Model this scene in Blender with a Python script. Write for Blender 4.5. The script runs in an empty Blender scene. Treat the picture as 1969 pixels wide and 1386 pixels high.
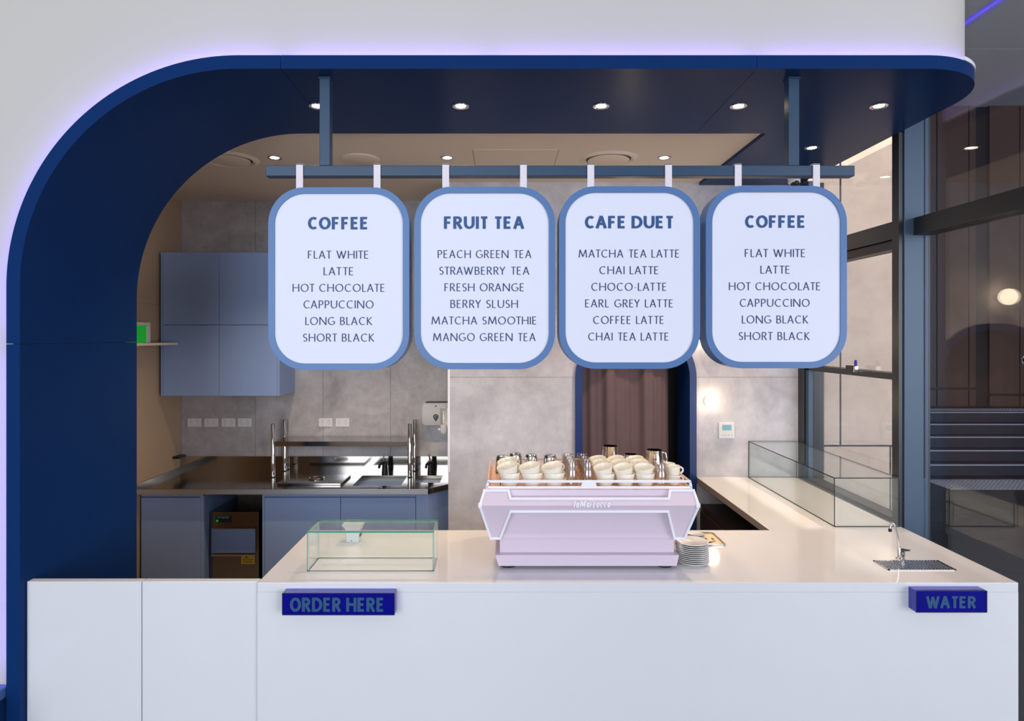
import bpy, bmesh, math, random
from mathutils import Vector, Matrix
random.seed(7)
SC = bpy.context.scene
COL = SC.collection
PI = math.pi
R = math.radians

# ---------------------------------------------------------------- camera
F, CX, CY, EYE = 1200.0, 967.0, 647.0, 2.05      # focal length and principal point in px, eye height in m
cam_d = bpy.data.cameras.new('camera')
cam = bpy.data.objects.new('camera', cam_d); COL.objects.link(cam)
cam.location = (0, 0, EYE); cam.rotation_euler = (PI/2, 0, 0)
cam_d.sensor_width = 36.0; cam_d.lens = F/1969*36.0
cam_d.shift_x = (984.5-CX)/1969; cam_d.shift_y = -(693-CY)/1969
cam_d.clip_start = 0.05; cam_d.clip_end = 200
SC.camera = cam

# ---------------------------------------------------------------- light
w = bpy.data.worlds.new('world'); SC.world = w; w.use_nodes = True
bg = w.node_tree.nodes['Background']
bg.inputs[0].default_value = (0.80, 0.87, 1.0, 1); bg.inputs[1].default_value = 0.22
SC.view_settings.view_transform = 'Standard'; SC.view_settings.look = 'None'
SC.view_settings.gamma = 1.0; SC.view_settings.use_curve_mapping = False
SC.view_settings.exposure = 0.0
SC.cycles.transparent_max_bounces = 20; SC.cycles.max_bounces = 8

def area(name, loc, target, sx, sy, power, color):
    d = bpy.data.lights.new(name, 'AREA'); d.shape = 'RECTANGLE'; d.size = sx; d.size_y = sy
    d.energy = power; d.color = color
    o = bpy.data.objects.new(name, d); COL.objects.link(o); o.location = loc
    o.rotation_euler = (Vector(target)-Vector(loc)).to_track_quat('-Z', 'Y').to_euler()
    return o
# daylight through the shopfront windows behind the photographer
area('shopfront_daylight', (-2.6, -5.5, 2.6), (0.0, 3.0, 1.6), 6.0, 4.4, 465, (0.80, 0.89, 1.0))
# fill light added to brighten the lobby, right of the photographer
area('lobby_fill', (8.0, -5.0, 2.4), (4.5, 8.0, 4.5), 7.0, 4.5, 900, (0.90, 0.93, 1.0))

# ---------------------------------------------------------------- colour + materials
def lin(h):
    h = h.lstrip('#'); v = [int(h[i:i+2], 16)/255 for i in (0, 2, 4)]
    return tuple((c/12.92 if c <= .04045 else ((c+.055)/1.055)**2.4) for c in v) + (1.0,)

def mat(name, col, rough=.5, metal=0.0, vary=.04, scale=6.0, bump=0.0, bscale=60.0, spec=.5, emit=None, estr=0.0, coat=0.0, stretch=None):
    m = bpy.data.materials.new(name); m.use_nodes = True
    nt = m.node_tree; b = nt.nodes['Principled BSDF']; N = nt.nodes.new; L = nt.links.new
    c = lin(col) if isinstance(col, str) else tuple(col)+(1.0,)
    tc = N('ShaderNodeTexCoord'); mp = N('ShaderNodeMapping'); L(tc.outputs['Object'], mp.inputs[0])
    if stretch: mp.inputs['Scale'].default_value = stretch
    nz = N('ShaderNodeTexNoise'); nz.inputs['Scale'].default_value = scale; nz.inputs['Detail'].default_value = 4
    L(mp.outputs[0], nz.inputs['Vector'])
    mx = N('ShaderNodeMix'); mx.data_type = 'RGBA'
    mx.inputs[6].default_value = tuple(x*(1-vary) for x in c[:3])+(1,)
    mx.inputs[7].default_value = tuple(min(1, x*(1+vary)) for x in c[:3])+(1,)
    L(nz.outputs['Fac'], mx.inputs[0]); L(mx.outputs[2], b.inputs['Base Color'])
    b.inputs['Roughness'].default_value = rough; b.inputs['Metallic'].default_value = metal
    b.inputs['Specular IOR Level'].default_value = spec
    b.inputs['Coat Weight'].default_value = coat
    if bump:
        nb = N('ShaderNodeTexNoise'); nb.inputs['Scale'].default_value = bscale; nb.inputs['Detail'].default_value = 3
        L(mp.outputs[0], nb.inputs['Vector'])
        bp = N('ShaderNodeBump'); bp.inputs['Strength'].default_value = bump; bp.inputs['Distance'].default_value = .002
        L(nb.outputs['Fac'], bp.inputs['Height']); L(bp.outputs[0], b.inputs['Normal'])
    if emit:
        b.inputs['Emission Color'].default_value = lin(emit) if isinstance(emit, str) else tuple(emit)+(1,)
        b.inputs['Emission Strength'].default_value = estr
    return m

def concrete(name, dark, light, rough=.55):
    m = bpy.data.materials.new(name); m.use_nodes = True
    nt = m.node_tree; b = nt.nodes['Principled BSDF']; N = nt.nodes.new; L = nt.links.new
    tc = N('ShaderNodeTexCoord')
    n1 = N('ShaderNodeTexNoise'); n1.inputs['Scale'].default_value = 2.6; n1.inputs['Detail'].default_value = 8; n1.inputs['Roughness'].default_value = .62; n1.inputs['Distortion'].default_value = .6
    n2 = N('ShaderNodeTexNoise'); n2.inputs['Scale'].default_value = 14; n2.inputs['Detail'].default_value = 6; n2.inputs['Roughness'].default_value = .7
    L(tc.outputs['Object'], n1.inputs['Vector']); L(tc.outputs['Object'], n2.inputs['Vector'])
    ad = N('ShaderNodeMix'); ad.data_type = 'FLOAT'; ad.inputs[0].default_value = .35
    L(n1.outputs['Fac'], ad.inputs[2]); L(n2.outputs['Fac'], ad.inputs[3])
    cr = N('ShaderNodeValToRGB'); cr.color_ramp.elements[0].position = .32; cr.color_ramp.elements[1].position = .68
    cr.color_ramp.elements[0].color = lin(dark); cr.color_ramp.elements[1].color = lin(light)
    L(ad.outputs[0], cr.inputs[0]); L(cr.outputs[0], b.inputs['Base Color'])
    b.inputs['Roughness'].default_value = rough
    bp = N('ShaderNodeBump'); bp.inputs['Strength'].default_value = .15; bp.inputs['Distance'].default_value = .003
    L(n2.outputs['Fac'], bp.inputs['Height']); L(bp.outputs[0], b.inputs['Normal'])
    return m

def glass(name, tint, f0=.045, rough=0.0):
    """thin architectural glass: clear transmission plus Schlick reflection"""
    m = bpy.data.materials.new(name); m.use_nodes = True
    nt = m.node_tree; N = nt.nodes.new; L = nt.links.new
    nt.nodes.remove(nt.nodes['Principled BSDF'])
    out = nt.nodes['Material Output']
    tr = N('ShaderNodeBsdfTransparent'); tr.inputs[0].default_value = lin(tint)
    gl = N('ShaderNodeBsdfGlossy'); gl.inputs['Roughness'].default_value = rough; gl.inputs[0].default_value = (1, 1, 1, 1)
    lw = N('ShaderNodeLayerWeight'); lw.inputs[0].default_value = .5
    pw = N('ShaderNodeMath'); pw.operation = 'POWER'; pw.inputs[1].default_value = 5.0
    ma = N('ShaderNodeMath'); ma.operation = 'MULTIPLY_ADD'; ma.inputs[1].default_value = 1-f0; ma.inputs[2].default_value = f0
    L(lw.outputs['Facing'], pw.inputs[0]); L(pw.outputs[0], ma.inputs[0])
    mx = N('ShaderNodeMixShader'); L(ma.outputs[0], mx.inputs[0]); L(tr.outputs[0], mx.inputs[1]); L(gl.outputs[0], mx.inputs[2])
    L(mx.outputs[0], out.inputs['Surface'])
    return m

M = {}
M['white_wall'] = mat('white_plaster', '#c7c1b7', .75, vary=.025, scale=1.5, bump=.05, bscale=40)
M['navy'] = mat('navy_lacquer', (0.005, 0.030, 0.122), .28, vary=.05, scale=2, spec=.05)
M['navy_face'] = M['navy']
M['rail_blue'] = mat('blue_grey_powder_coat', (0.017, 0.052, 0.105), .38, vary=.04)
M['frame_blue'] = mat('steel_blue_paint', (0.070, 0.165, 0.37), .4, vary=.05, scale=4)
M['door_blue'] = mat('royal_blue_paint', (0.006, 0.032, 0.150), .35, vary=.05)
M['board'] = mat('white_menu_panel', '#e3e2ee', .55, vary=.012, scale=3)
M['ink'] = mat('navy_print', '#1d4a80', .5, vary=.05)
M['ink_thin'] = mat('navy_print_thin', '#233666', .5, vary=.05)
M['strap'] = mat('pale_strap_webbing', '#e6dcdf', .7, vary=.05, scale=40)
M['ceiling'] = mat('warm_ceiling_paint', '#e6d8c6', .8, vary=.02, scale=2)
M['concrete'] = concrete('concrete_panel', '#8f8a8b', '#cdc8c8')
M['concrete_light'] = concrete('pale_concrete_panel', '#aca8ad', '#dcd8dd')
M['beige'] = concrete('beige_stone_panel', '#cfb8a3', '#e6d3c0')
M['kitchen_paint'] = mat('beige_kitchen_paint', '#b79d83', .7, vary=.05, scale=2)
M['joint'] = mat('dark_joint', '#2b2f45', .8)
M['joint_grey'] = mat('grey_grout', '#8a827d', .9)
M['stone'] = mat('white_engineered_stone', '#dedcdd', .07, vary=.02, scale=5, spec=.55)
M['stone_front'] = M['stone']
M['under'] = mat('dark_brown_laminate', '#231a19', .45, vary=.15, scale=3)
M['edge_grey'] = mat('grey_counter_edge', '#8d8078', .5)
M['cab'] = mat('blue_grey_laminate', '#8ea6d2', .42, vary=.03, scale=3)
M['cab_in'] = mat('blue_grey_carcass', '#6f88b4', .5, vary=.03)
M['steel'] = mat('polished_steel', '#b9b4ae', .10, 1.0, vary=.04, scale=5, bump=.04, bscale=30, stretch=(1, 30, 1))
M['grate'] = mat('bright_grate_steel', '#b4b7c0', .25, .8, vary=.05)
M['edge_pale'] = mat('pale_glass_edge', '#b4cdc4', .2, vary=.1)
M['edge_sheen'] = mat('edge_sheen_steel', '#c4c8cf', .38, .9, vary=.05, scale=5)
M['steel_dark'] = mat('bench_steel', '#8d8680', .08, 1.0, vary=.06, scale=5, bump=.05, bscale=25, stretch=(1, 25, 1))
M['chrome'] = mat('chrome', '#d8d5d0', .06, 1.0, vary=.02)
M['black'] = mat('black_plastic', '#141416', .4, vary=.1)
M['frame_dark'] = mat('dark_window_frame', '#17191b', .35, vary=.08)
M['column'] = mat('slate_blue_metal', '#3c5064', .42, .2, vary=.08, scale=3)
M['pink'] = mat('pale_pink_lacquer', '#d8c7d3', .30, vary=.015, scale=3)
M['trim_white'] = mat('white_enamel_trim', '#f2eff4', .3, vary=.01)
M['copper'] = mat('rose_copper_tray', '#efc3a8', .3, .4, vary=.06)
M['cream'] = mat('cream_ceramic', '#efe8d8', .22, vary=.02, coat=.3)
M['plate'] = mat('white_ceramic', '#e9e6e2', .2, vary=.02, coat=.3)
M['white_plastic'] = mat('white_plastic', '#e6e4e2', .35, vary=.01)
M['grey_plastic'] = mat('pale_grey_plastic', '#c9c6c6', .4, vary=.02)
M['socket_hole'] = mat('socket_slots', '#55545a', .6)
M['glass'] = glass('clear_glass', '#fbfdfc', .035)
M['facade_glass'] = glass('facade_glass', '#ececee', .06)
M['tumbler'] = glass('tumbler_glass', '#f5f2ef', .09, .02)
M['edge_green'] = mat('green_glass_edge', '#3f8e78', .15, vary=.1, spec=.7)
M['edge_dark'] = mat('dark_glass_seal', '#0d1112', .3, vary=.1)
M['acrylic'] = mat('cobalt_acrylic', '#03047c', .25, vary=.15, scale=9, spec=.12)
M['acrylic_edge'] = mat('violet_acrylic_edge', '#3d3fae', .2, vary=.05)
M['sign_text'] = mat('slate_blue_lettering', '#1f4c72', .5, vary=.05)
M['curtain'] = mat('brown_curtain', '#715a5a', .85, vary=.12, scale=10, bump=.2, bscale=200)
M['brown'] = mat('brown_lobby_panel', '#5d4438', .5, vary=.18, scale=1.3)
M['brown_dark'] = mat('dark_brown_recess', '#2c2220', .5, vary=.1)
M['grey_ceiling'] = mat('grey_lobby_ceiling', '#d4d5e0', .8, vary=.02)
M['slate'] = mat('dark_slate_tile', '#262c34', .38, vary=.18, scale=5, bump=.1, bscale=20)
M['step'] = mat('dark_step_stone', '#252d3d', .45, vary=.12, scale=3)
M['nosing'] = mat('pale_step_nosing', '#b9bfca', .5)
M['downlight'] = mat('warm_lamp', '#ffffff', .5, emit=(1.0, .80, .52), estr=22)
M['downlight_far'] = mat('warm_lamp_soft', '#ffffff', .5, emit=(1.0, .86, .62), estr=12)
M['globe'] = mat('opal_globe', '#ffffff', .4, emit=(1.0, .80, .55), estr=9)
M['led'] = mat('violet_led', '#8f7bff', .5, emit=(.22, .13, 1.0), estr=58)
M['led_cove'] = mat('violet_cove_led', '#8f7bff', .5, emit=(.10, .07, .95), estr=1.1)
M['green_sign'] = mat('green_lit_sign', '#0a8a1c', .4, emit=(.01, .30, .02), estr=.6)
M['yellow'] = mat('yellow_sticker', '#c2a628', .5, vary=.05)
M['blue_print'] = mat('cyan_print', '#2596c8', .5)
M['lcd'] = mat('lcd_screen', '#7fb3bd', .3)
M['brass'] = mat('gold_tray', '#d8c09a', .3, .5, vary=.05)
M['blue_tip'] = mat('blue_tip_plastic', '#2a2aa0', .4)

# ---------------------------------------------------------------- mesh builder
class MB:
    def __init__(s): s.v = []; s.f = []; s.m = []
    def add(s, vs, fs, m=0):
        b = len(s.v); s.v += [tuple(p) for p in vs]
        s.f += [tuple(i+b for i in f) for f in fs]; s.m += [m]*len(fs); return s
    def box(s, x0, x1, y0, y1, z0, z1, m=0):
        return s.add([(x0,y0,z0),(x1,y0,z0),(x1,y1,z0),(x0,y1,z0),(x0,y0,z1),(x1,y0,z1),(x1,y1,z1),(x0,y1,z1)],
                     [(0,3,2,1),(4,5,6,7),(0,1,5,4),(1,2,6,5),(2,3,7,6),(3,0,4,7)], m)
    def prism(s, poly, axis, a, b, m=0):
        n = len(poly)
        def P(p, t): return {'y': (p[0], t, p[1]), 'z': (p[0], p[1], t), 'x': (t, p[0], p[1])}[axis]
        vs = [P(p, a) for p in poly]+[P(p, b) for p in poly]
        fs = [tuple(range(n)), tuple(range(2*n-1, n-1, -1))]+[(i, (i+1) % n, n+(i+1) % n, n+i) for i in range(n)]
        return s.add(vs, fs, m)
    def loft(s, rings, m=0, closed=True, caps=True):
        n = len(rings[0]); vs = [p for r in rings for p in r]; fs = []
        for k in range(len(rings)-1):
            for i in range(n if closed else n-1):
                j = (i+1) % n; fs.append((k*n+i, k*n+j, (k+1)*n+j, (k+1)*n+i))
        if caps and closed:
            fs.append(tuple(range(n-1, -1, -1))); fs.append(tuple(range((len(rings)-1)*n, len(rings)*n)))
        return s.add(vs, fs, m)
    def lathe(s, prof, c=(0,0,0), n=24, m=0, axis='z', caps=False):
        rings = []
        for r, h in prof:
            ring = []
            for i in range(n):
                a = 2*PI*i/n; u, v = r*math.cos(a), r*math.sin(a)
                p = {'z': (u, v, h), 'y': (u, h, v), 'x': (h, u, v)}[axis]
                ring.append((p[0]+c[0], p[1]+c[1], p[2]+c[2]))
            rings.append(ring)
        return s.loft(rings, m, True, caps)
    def tube(s, path, r, n=10, m=0):
        path = [Vector(p) for p in path]; rings = []; up = None
        for i, p in enumerate(path):
            d = (path[min(i+1, len(path)-1)]-path[max(i-1, 0)]).normalized()
            if up is None:
                up = d.orthogonal().normalized()
            u = (up-d*up.dot(d)).normalized(); up = u; v = d.cross(u)
            rr = r[i] if isinstance(r, (list, tuple)) else r
            rings.append([p+u*rr*math.cos(2*PI*k/n)+v*rr*math.sin(2*PI*k/n) for k in range(n)])
        return s.loft(rings, m)
    def bar(s, p, q, w, t, nrm=(0,-1,0), m=0, ext=0.0):
        p = Vector(p); q = Vector(q); d = (q-p).normalized(); p = p-d*ext; q = q+d*ext
        nn = Vector(nrm); nn = (nn-d*nn.dot(d)).normalized(); u = d.cross(nn)
        def ring(c): return [c+u*w/2+nn*t/2, c-u*w/2+nn*t/2, c-u*w/2-nn*t/2, c+u*w/2-nn*t/2]
        return s.loft([ring(p), ring(q)], m)
    def sphere(s, c, r, n=20, k=12, m=0):
        prof = [(max(1e-5, r*math.sin(PI*i/k)), -r*math.cos(PI*i/k)) for i in range(k+1)]
        return s.lathe(prof, c, n, m)
    def build(s, name, mats, parent=None, smooth=False, bevel=0.0, origin=None, seg=2, recalc=True):
        if not isinstance(mats, (list, tuple)): mats = [mats]
        mats = [M[k] if isinstance(k, str) else k for k in mats]
        if origin is None:
            if parent is not None: origin = WORLD_OF(parent)
            else:
                xs, ys, zs = zip(*s.v); origin = Vector(((min(xs)+max(xs))/2, (min(ys)+max(ys))/2, min(zs)))
        origin = Vector(origin)
        me = bpy.data.meshes.new(name)
        me.from_pydata([tuple(Vector(p)-origin) for p in s.v], [], s.f)
        for k in mats: me.materials.append(k)
        me.polygons.foreach_set('material_index', s.m)
        bm = bmesh.new(); bm.from_mesh(me)
        if recalc: bmesh.ops.recalc_face_normals(bm, faces=bm.faces)
        if bevel:
            es = [e for e in bm.edges if len(e.link_faces) == 2 and e.calc_face_angle(0) > .5]
            bmesh.ops.bevel(bm, geom=es, offset=bevel, segments=seg, affect='EDGES', profile=.5, clamp_overlap=True)
        bm.to_mesh(me); bm.free()
        if smooth:
            me.polygons.foreach_set('use_smooth', [True]*len(me.polygons))
            if smooth != 'all':
                try: me.set_sharp_from_angle(angle=R(40))
                except Exception: pass
        o = bpy.data.objects.new(name, me); COL.objects.link(o)
        o.location = origin-WORLD_OF(parent) if parent is not None else origin
        if parent is not None: o.parent = parent
        return o

def WORLD_OF(o):
    v = Vector((0, 0, 0))
    while o is not None: v = v+Vector(o.location); o = o.parent
    return v
def thing(name, label, cat, loc=(0,0,0), group=None):
    o = bpy.data.objects.new(name, None); COL.objects.link(o); o.location = loc; o.empty_display_size = .05
    o['label'] = label; o['category'] = cat
    if group: o['group'] = group
    return o
def tag(o, label, cat, group=None):
    o['label'] = label; o['category'] = cat
    if group: o['group'] = group
    return o
def struct(o, label=None):
    o['kind'] = 'structure'
    if label: o['label'] = label
    return o
def setting(name, loc=(0,0,0), label=None):
    o = bpy.data.objects.new(name, None); COL.objects.link(o); o.location = loc; o.empty_display_size = .05
    return struct(o, label)
def copy_tree(o, parent=None):
    c = o.copy(); COL.objects.link(c); c.parent = parent
    for ch in list(o.children): copy_tree(ch, c)
    return c
def dup(root, loc, label, rot=None, group=None):
    c = copy_tree(root); c.location = loc; c['label'] = label
    if rot: c.rotation_euler = rot
    if group: c['group'] = group
    return c
def arc(cx, cy, r, a0, a1, n):
    return [(cx+r*math.cos(R(a0+(a1-a0)*i/n)), cy+r*math.sin(R(a0+(a1-a0)*i/n))) for i in range(n+1)]
def rrect(x0, x1, z0, z1, r, n=10):
    return arc(x1-r, z1-r, r, 0, 90, n)+arc(x0+r, z1-r, r, 90, 180, n)+arc(x0+r, z0+r, r, 180, 270, n)+arc(x1-r, z0+r, r, 270, 360, n)
ORD = ['first', 'second', 'third', 'fourth', 'fifth', 'sixth', 'seventh', 'eighth', 'ninth', 'tenth', 'eleventh', 'twelfth']

# ---------------------------------------------------------------- stroke lettering
def ell(cx, cy, rx, ry, a0, a1, n=14):
    return [(cx+rx*math.cos(R(a0+(a1-a0)*i/n)), cy+ry*math.sin(R(a0+(a1-a0)*i/n))) for i in range(n+1)]
G = {   # width (thin, bold), strokes in a unit box
 'A': (.70,.74,[[(0,0),(.5,1)],[(.5,1),(1,0)],[(.2,.33),(.8,.33)]]),
 'B': (.52,.60,[[(0,0),(0,1)],[(0,1),(.5,1)]+ell(.5,.76,.38,.24,90,-90)+[(0,.52)],[(0,.52),(.5,.52)]+ell(.5,.26,.5,.26,90,-90)+[(0,0)]]),
 'C': (.70,.64,[ell(.58,.5,.58,.5,50,310,24)]),
 'D': (.74,.70,[[(0,0),(0,1)],[(0,1),(.35,1)]+ell(.35,.5,.65,.5,90,-90,20)+[(0,0)]]),
 'E': (.47,.55,[[(0,0),(0,1)],[(0,1),(1,1)],[(0,.52),(.88,.52)],[(0,0),(1,0)]]),
 'F': (.45,.54,[[(0,0),(0,1)],[(0,1),(1,1)],[(0,.5),(.88,.5)]]),
 'G': (.76,.70,[ell(.55,.5,.55,.5,52,330,24)+[(1,.42)],[(.62,.44),(1.02,.44)]]),
 'H': (.70,.70,[[(0,0),(0,1)],[(1,0),(1,1)],[(0,.52),(1,.52)]]),
 'I': (.10,.22,[[(.5,0),(.5,1)]]),
 'K': (.58,.62,[[(0,0),(0,1)],[(.95,1),(.05,.5)],[(.12,.55),(1,0)]]),
 'L': (.45,.48,[[(0,0),(0,1)],[(0,0),(1,0)]]),
 'M': (.92,.90,[[(0,0),(.12,1)],[(.12,1),(.5,.1)],[(.5,.1),(.88,1)],[(.88,1),(1,0)]]),
 'N': (.76,.72,[[(0,0),(0,1)],[(0,1),(1,0)],[(1,0),(1,1)]]),
 'O': (.84,.76,[ell(.5,.5,.5,.5,90,450,32)]),
 'P': (.50,.58,[[(0,0),(0,1)],[(0,1),(.5,1)]+ell(.5,.73,.5,.27,90,-90)+[(0,.46)]]),
 'R': (.56,.62,[[(0,0),(0,1)],[(0,1),(.45,1)]+ell(.45,.75,.42,.25,90,-90)+[(0,.5)],[(.4,.5),(1,0)]]),
 'S': (.46,.52,[ell(.5,.75,.46,.25,35,270,16)+ell(.5,.25,.5,.25,90,-145,16)[1:]]),
 'T': (.60,.62,[[(.5,0),(.5,1)],[(0,1),(1,1)]]),
 'U': (.68,.70,[[(0,1),(0,.36)]+ell(.5,.36,.5,.36,180,360,18)+[(1,1)]]),
 'W': (1.02,1.0,[[(0,1),(.27,0)],[(.27,0),(.5,.95)],[(.5,.95),(.73,0)],[(.73,0),(1,1)]]),
 'Y': (.62,.66,[[(.5,0),(.5,.48)],[(0,1),(.5,.48)],[(1,1),(.5,.48)]]),
 'Z': (.58,.60,[[(0,1),(1,1)],[(1,1),(0,0)],[(0,0),(1,0)]]),
 '-': (.26,.30,[[(0,.38),(1,.38)]]),
 'l': (.10,.2,[[(.5,0),(.5,1)]]),
 'a': (.46,.5,[ell(.5,.33,.5,.33,0,360,18),[(1,0),(1,.66)]]),
 'o': (.50,.5,[ell(.5,.33,.5,.33,90,450,18)]),
 'c': (.44,.5,[ell(.55,.33,.55,.33,50,310,16)]),
 'r': (.30,.4,[[(0,0),(0,.66)],[(0,.4)]+ell(.6,.36,.6,.3,150,60,8)]),
 'z': (.42,.5,[[(0,.66),(1,.66)],[(1,.66),(0,0)],[(0,0),(1,0)]]),
 'P.': (.5,.5,[]),
}
def stroke_poly(mb, pts, put, wfun, lift=0.0):
    P2 = []; L_, R_ = [], []
    for p in pts:
        if not P2 or (Vector(p)-P2[-1]).length > 1e-5: P2.append(Vector((p[0], p[1])))
    for i, p in enumerate(P2):
        d0 = (p-P2[i-1]).normalized() if i else None
        d1 = (P2[i+1]-p).normalized() if i < len(P2)-1 else None
        if d0 is None: d0 = d1
        if d1 is None: d1 = d0
        if (P2[0]-P2[-1]).length < 1e-6 and i in (0, len(P2)-1):
            d0 = (P2[-1]-P2[-2]).normalized(); d1 = (P2[1]-P2[0]).normalized()
        d = (d0+d1); d = d.normalized() if d.length > 1e-6 else d1
        nrm = Vector((-d.y, d.x)); k = 1/max(.5, nrm.dot(Vector((-d1.y, d1.x))))
        hw = wfun(d)*.5*k
        L_.append(p+nrm*hw); R_.append(p-nrm*hw)
    n = len(P2); vs = [put(q) for q in L_]+[put(q) for q in R_]; vs = [(a, b-lift, c) for a, b, c in vs]
    mb.add(vs, [(i, i+1, n+i+1, n+i) for i in range(n-1)])
def text_mesh(txt, bold, x0, x1, zc, cap, y, slant=0.0, thick=None, thin=None):
    """lettering laid flat at depth y, from x0 to x1, cap height cap, centred on zc"""
    st, sh = (.235, .185) if bold else (.128, .078)
    if thick: st, sh = thick, thin
    gap = .07 if bold else .14
    sp = .31 if bold else .42
    items = []; cur = 0.0; wi = 0; words = {}
    for ci, ch in enumerate(txt):
        if ch == ' ': cur += sp; wi += 1; continue
        wd = max(st, G[ch][1]*1.16 if bold else G[ch][0]*1.06); items.append((ch, cur, wd, wi))
        nx_ = txt[ci+1] if ci+1 < len(txt) else ''
        tight = (ch in 'ATYWLPR' and nx_ in 'ATYWO') or (nx_ in 'TY' and nx_ != '') or ch == 'T' or (ch in 'CFD' and nx_ == 'A')
        cur += wd+(gap*.35 if tight else gap)
    total = items[-1][1]+items[-1][2]; sx = (x1-x0)/total
    def wf(d):
        a = math.atan2(d.y, d.x); k = abs(math.sin(a-R(12 if bold else 22)))
        return sh+(st-sh)*min(1, k*1.05)
    for ch, ox, wd, k_ in items:
        mb = words.setdefault(k_, MB())
        for si, s_ in enumerate(G[ch][2]):
            hx, hy = st/2, sh/2
            pts = []
            for (u, v) in s_:
                px = ox+hx+u*max(.001, wd-2*hx); py = v
                top = 1-hy if len(s_) > 2 else 1
                py = hy+v*(1-2*hy) if (len(s_) > 2 or abs(s_[0][1]-s_[-1][1]) < .01) else v
                if ch == 'U': py = hy+v*(1-hy)
                pts.append((px+slant*py, py))
            stroke_poly(mb, pts, lambda q: (x0+q.x*sx, y, zc+(q.y-.5)*cap), wf, .00012*si)
    return Words([words[k] for k in sorted(words)])
class Words:      # one printed word, one mesh
    def __init__(s, ms): s.ms = ms
    def build(s, name, m, parent, recalc=False):
        for mb in s.ms: mb.build(name, m, parent, recalc=False)

def PX(px, Y): return (px-CX)/F*Y
def PZ(py, Y): return EYE-(py-CY)/F*Y

# =====================================================================================
# LARGE STRUCTURE
# =====================================================================================
YA, YAB = 2.615, 3.45            # front and back of the blue surround
YW = 2.65                        # face of the white wall
XL, ZS, TH, RI = -2.024, 3.172, .057, .915
YR, YK, ZC = 4.63, 5.27, 3.195   # nearer back wall, kitchen back wall, kitchen ceiling
XK, XE = -2.718, -.405           # kitchen left wall, end of the kitchen recess
XC, RC = 2.178, .405             # right edge and corner radius of canopy

# floor
fl = setting('floor', (0, 0, 0), 'dark slate tiled floor of the shop and lobby')
MB().box(-6, 14, -6, 12.5, -.10, -.012).build('subfloor', 'slate', fl)
tile = None
for i in range(8):
    for j in range(16):
        x, y = 2.20+.6*i, 1.2+.6*j-(.0 if i % 2 else .3)
        if y+.6 > 9.1: continue
        if tile is None:
            tile = MB().box(x, x+.597, y, y+.597, -.012, 0).build('tile', 'slate', fl, origin=(x, y, 0)); continue
        t = tile.copy(); COL.objects.link(t); t.location = (x, y, 0)
MB().box(-6, 2.198, -6, 2.6, -.012, 0).build('slab', 'slate', fl)
MB().box(-6, 2.198, 2.6, 9.1, -.012, 0).build('kitchen_bounce_floor', 'joint_grey', fl)  # unseen kitchen floor, given a paler grey to bounce light upward

# white front wall with the arched opening
out = [(-6, 0), (XL-TH, 0)]+[(XL-TH, 2.0)]+arc(XL+RI, ZS-RI, RI+TH, 180, 90, 40)+[(1.775, ZS+TH), (1.775, 6.2), (-6, 6.2)]
wf = MB().prism(out, 'y', YW, YW+.10)
rw = 3.02-YW
plan = arc(1.775, 3.02, rw, -90, 0, 24)+[(1.775+rw, 5.4)]
inner = [(1.775+rw-.1, 5.4)]+arc(1.775, 3.02, rw-.1, 0, -90, 24)
wf.prism(plan+inner, 'z', ZS+TH-.025, 6.2)
wo = wf.build('wall_front', 'white_wall', None, smooth=True, origin=(-2, YW, 0))
struct(wo, 'white plastered wall around the blue arch, rounded at its right end')

# blue arch surround and canopy: four panels with fine joints, a violet light strip in the channel behind the lip
tr = setting('trim_1', (0, YA, 0), 'deep blue arched surround and canopy framing the servery')
XSEC = [(0, YA), (TH, YA), (TH, YA+.012), (.028, YA+.012), (.028, YW), (TH, YW), (TH, YAB), (0, YAB)]
def sweep_arch(path):         # path of (x, z, nx, nz): inner contour and outward normal
    rings = [[(x+nx*n_, y_, z+nz*n_) for (n_, y_) in XSEC] for (x, z, nx, nz) in path]
    return MB().loft(rings)
sweep_arch([(XL, 0, -1, 0), (XL, 2.018, -1, 0)]).build('jamb_panel', 'navy', tr)
ap = [(XL, 2.020, -1, 0)]
for i in range(49):
    a = R(180-90*i/48); ap.append((XL+RI+RI*math.cos(a), ZS-RI+RI*math.sin(a), math.cos(a), math.sin(a)))
ap.append((-.933, ZS, 0, 1))
sweep_arch(ap).build('arch_panel', 'navy', tr, smooth=True)
sweep_arch([(-.931, ZS, 0, 1), (1.064, ZS, 0, 1)]).build('soffit_panel', 'navy', tr)
def canopy_plan(d):
    r = RC-d
    return [(1.066, 3.02-r)]+arc(1.775, 3.02, r, -90, 0, 28)+[(1.775+r, YR-.002), (1.456, YR-.002), (1.456, YAB), (1.066, YAB)]
cp = MB().prism(canopy_plan(0), 'z', ZS, ZS+.028)
cp.prism(canopy_plan(YW-YA), 'z', ZS+.028, ZS+TH)
lip = arc(1.775, 3.02, RC, -90, 0, 28)+[(1.775+RC, YR-.002), (1.775+RC-.012, YR-.002)]+arc(1.775, 3.02, RC-.012, 0, -90, 28)
cp.prism([(1.066, YA)]+lip+[(1.066, YA+.012)], 'z', ZS+.028, ZS+TH)
cp.build('canopy_panel', 'navy', tr, smooth=True)
rim = arc(1.775, 3.02, RC+.004, -62, 0, 20)+[(1.775+RC+.004, 4.4), (1.775+RC-.008, 4.4)]+arc(1.775, 3.02, RC-.008, 0, -62, 20)
MB().prism(rim, 'z', ZS+TH, ZS+TH+.016).build('white_rim', 'trim_white', tr, smooth=True)['label'] = 'white lip on the canopy corner'
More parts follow.
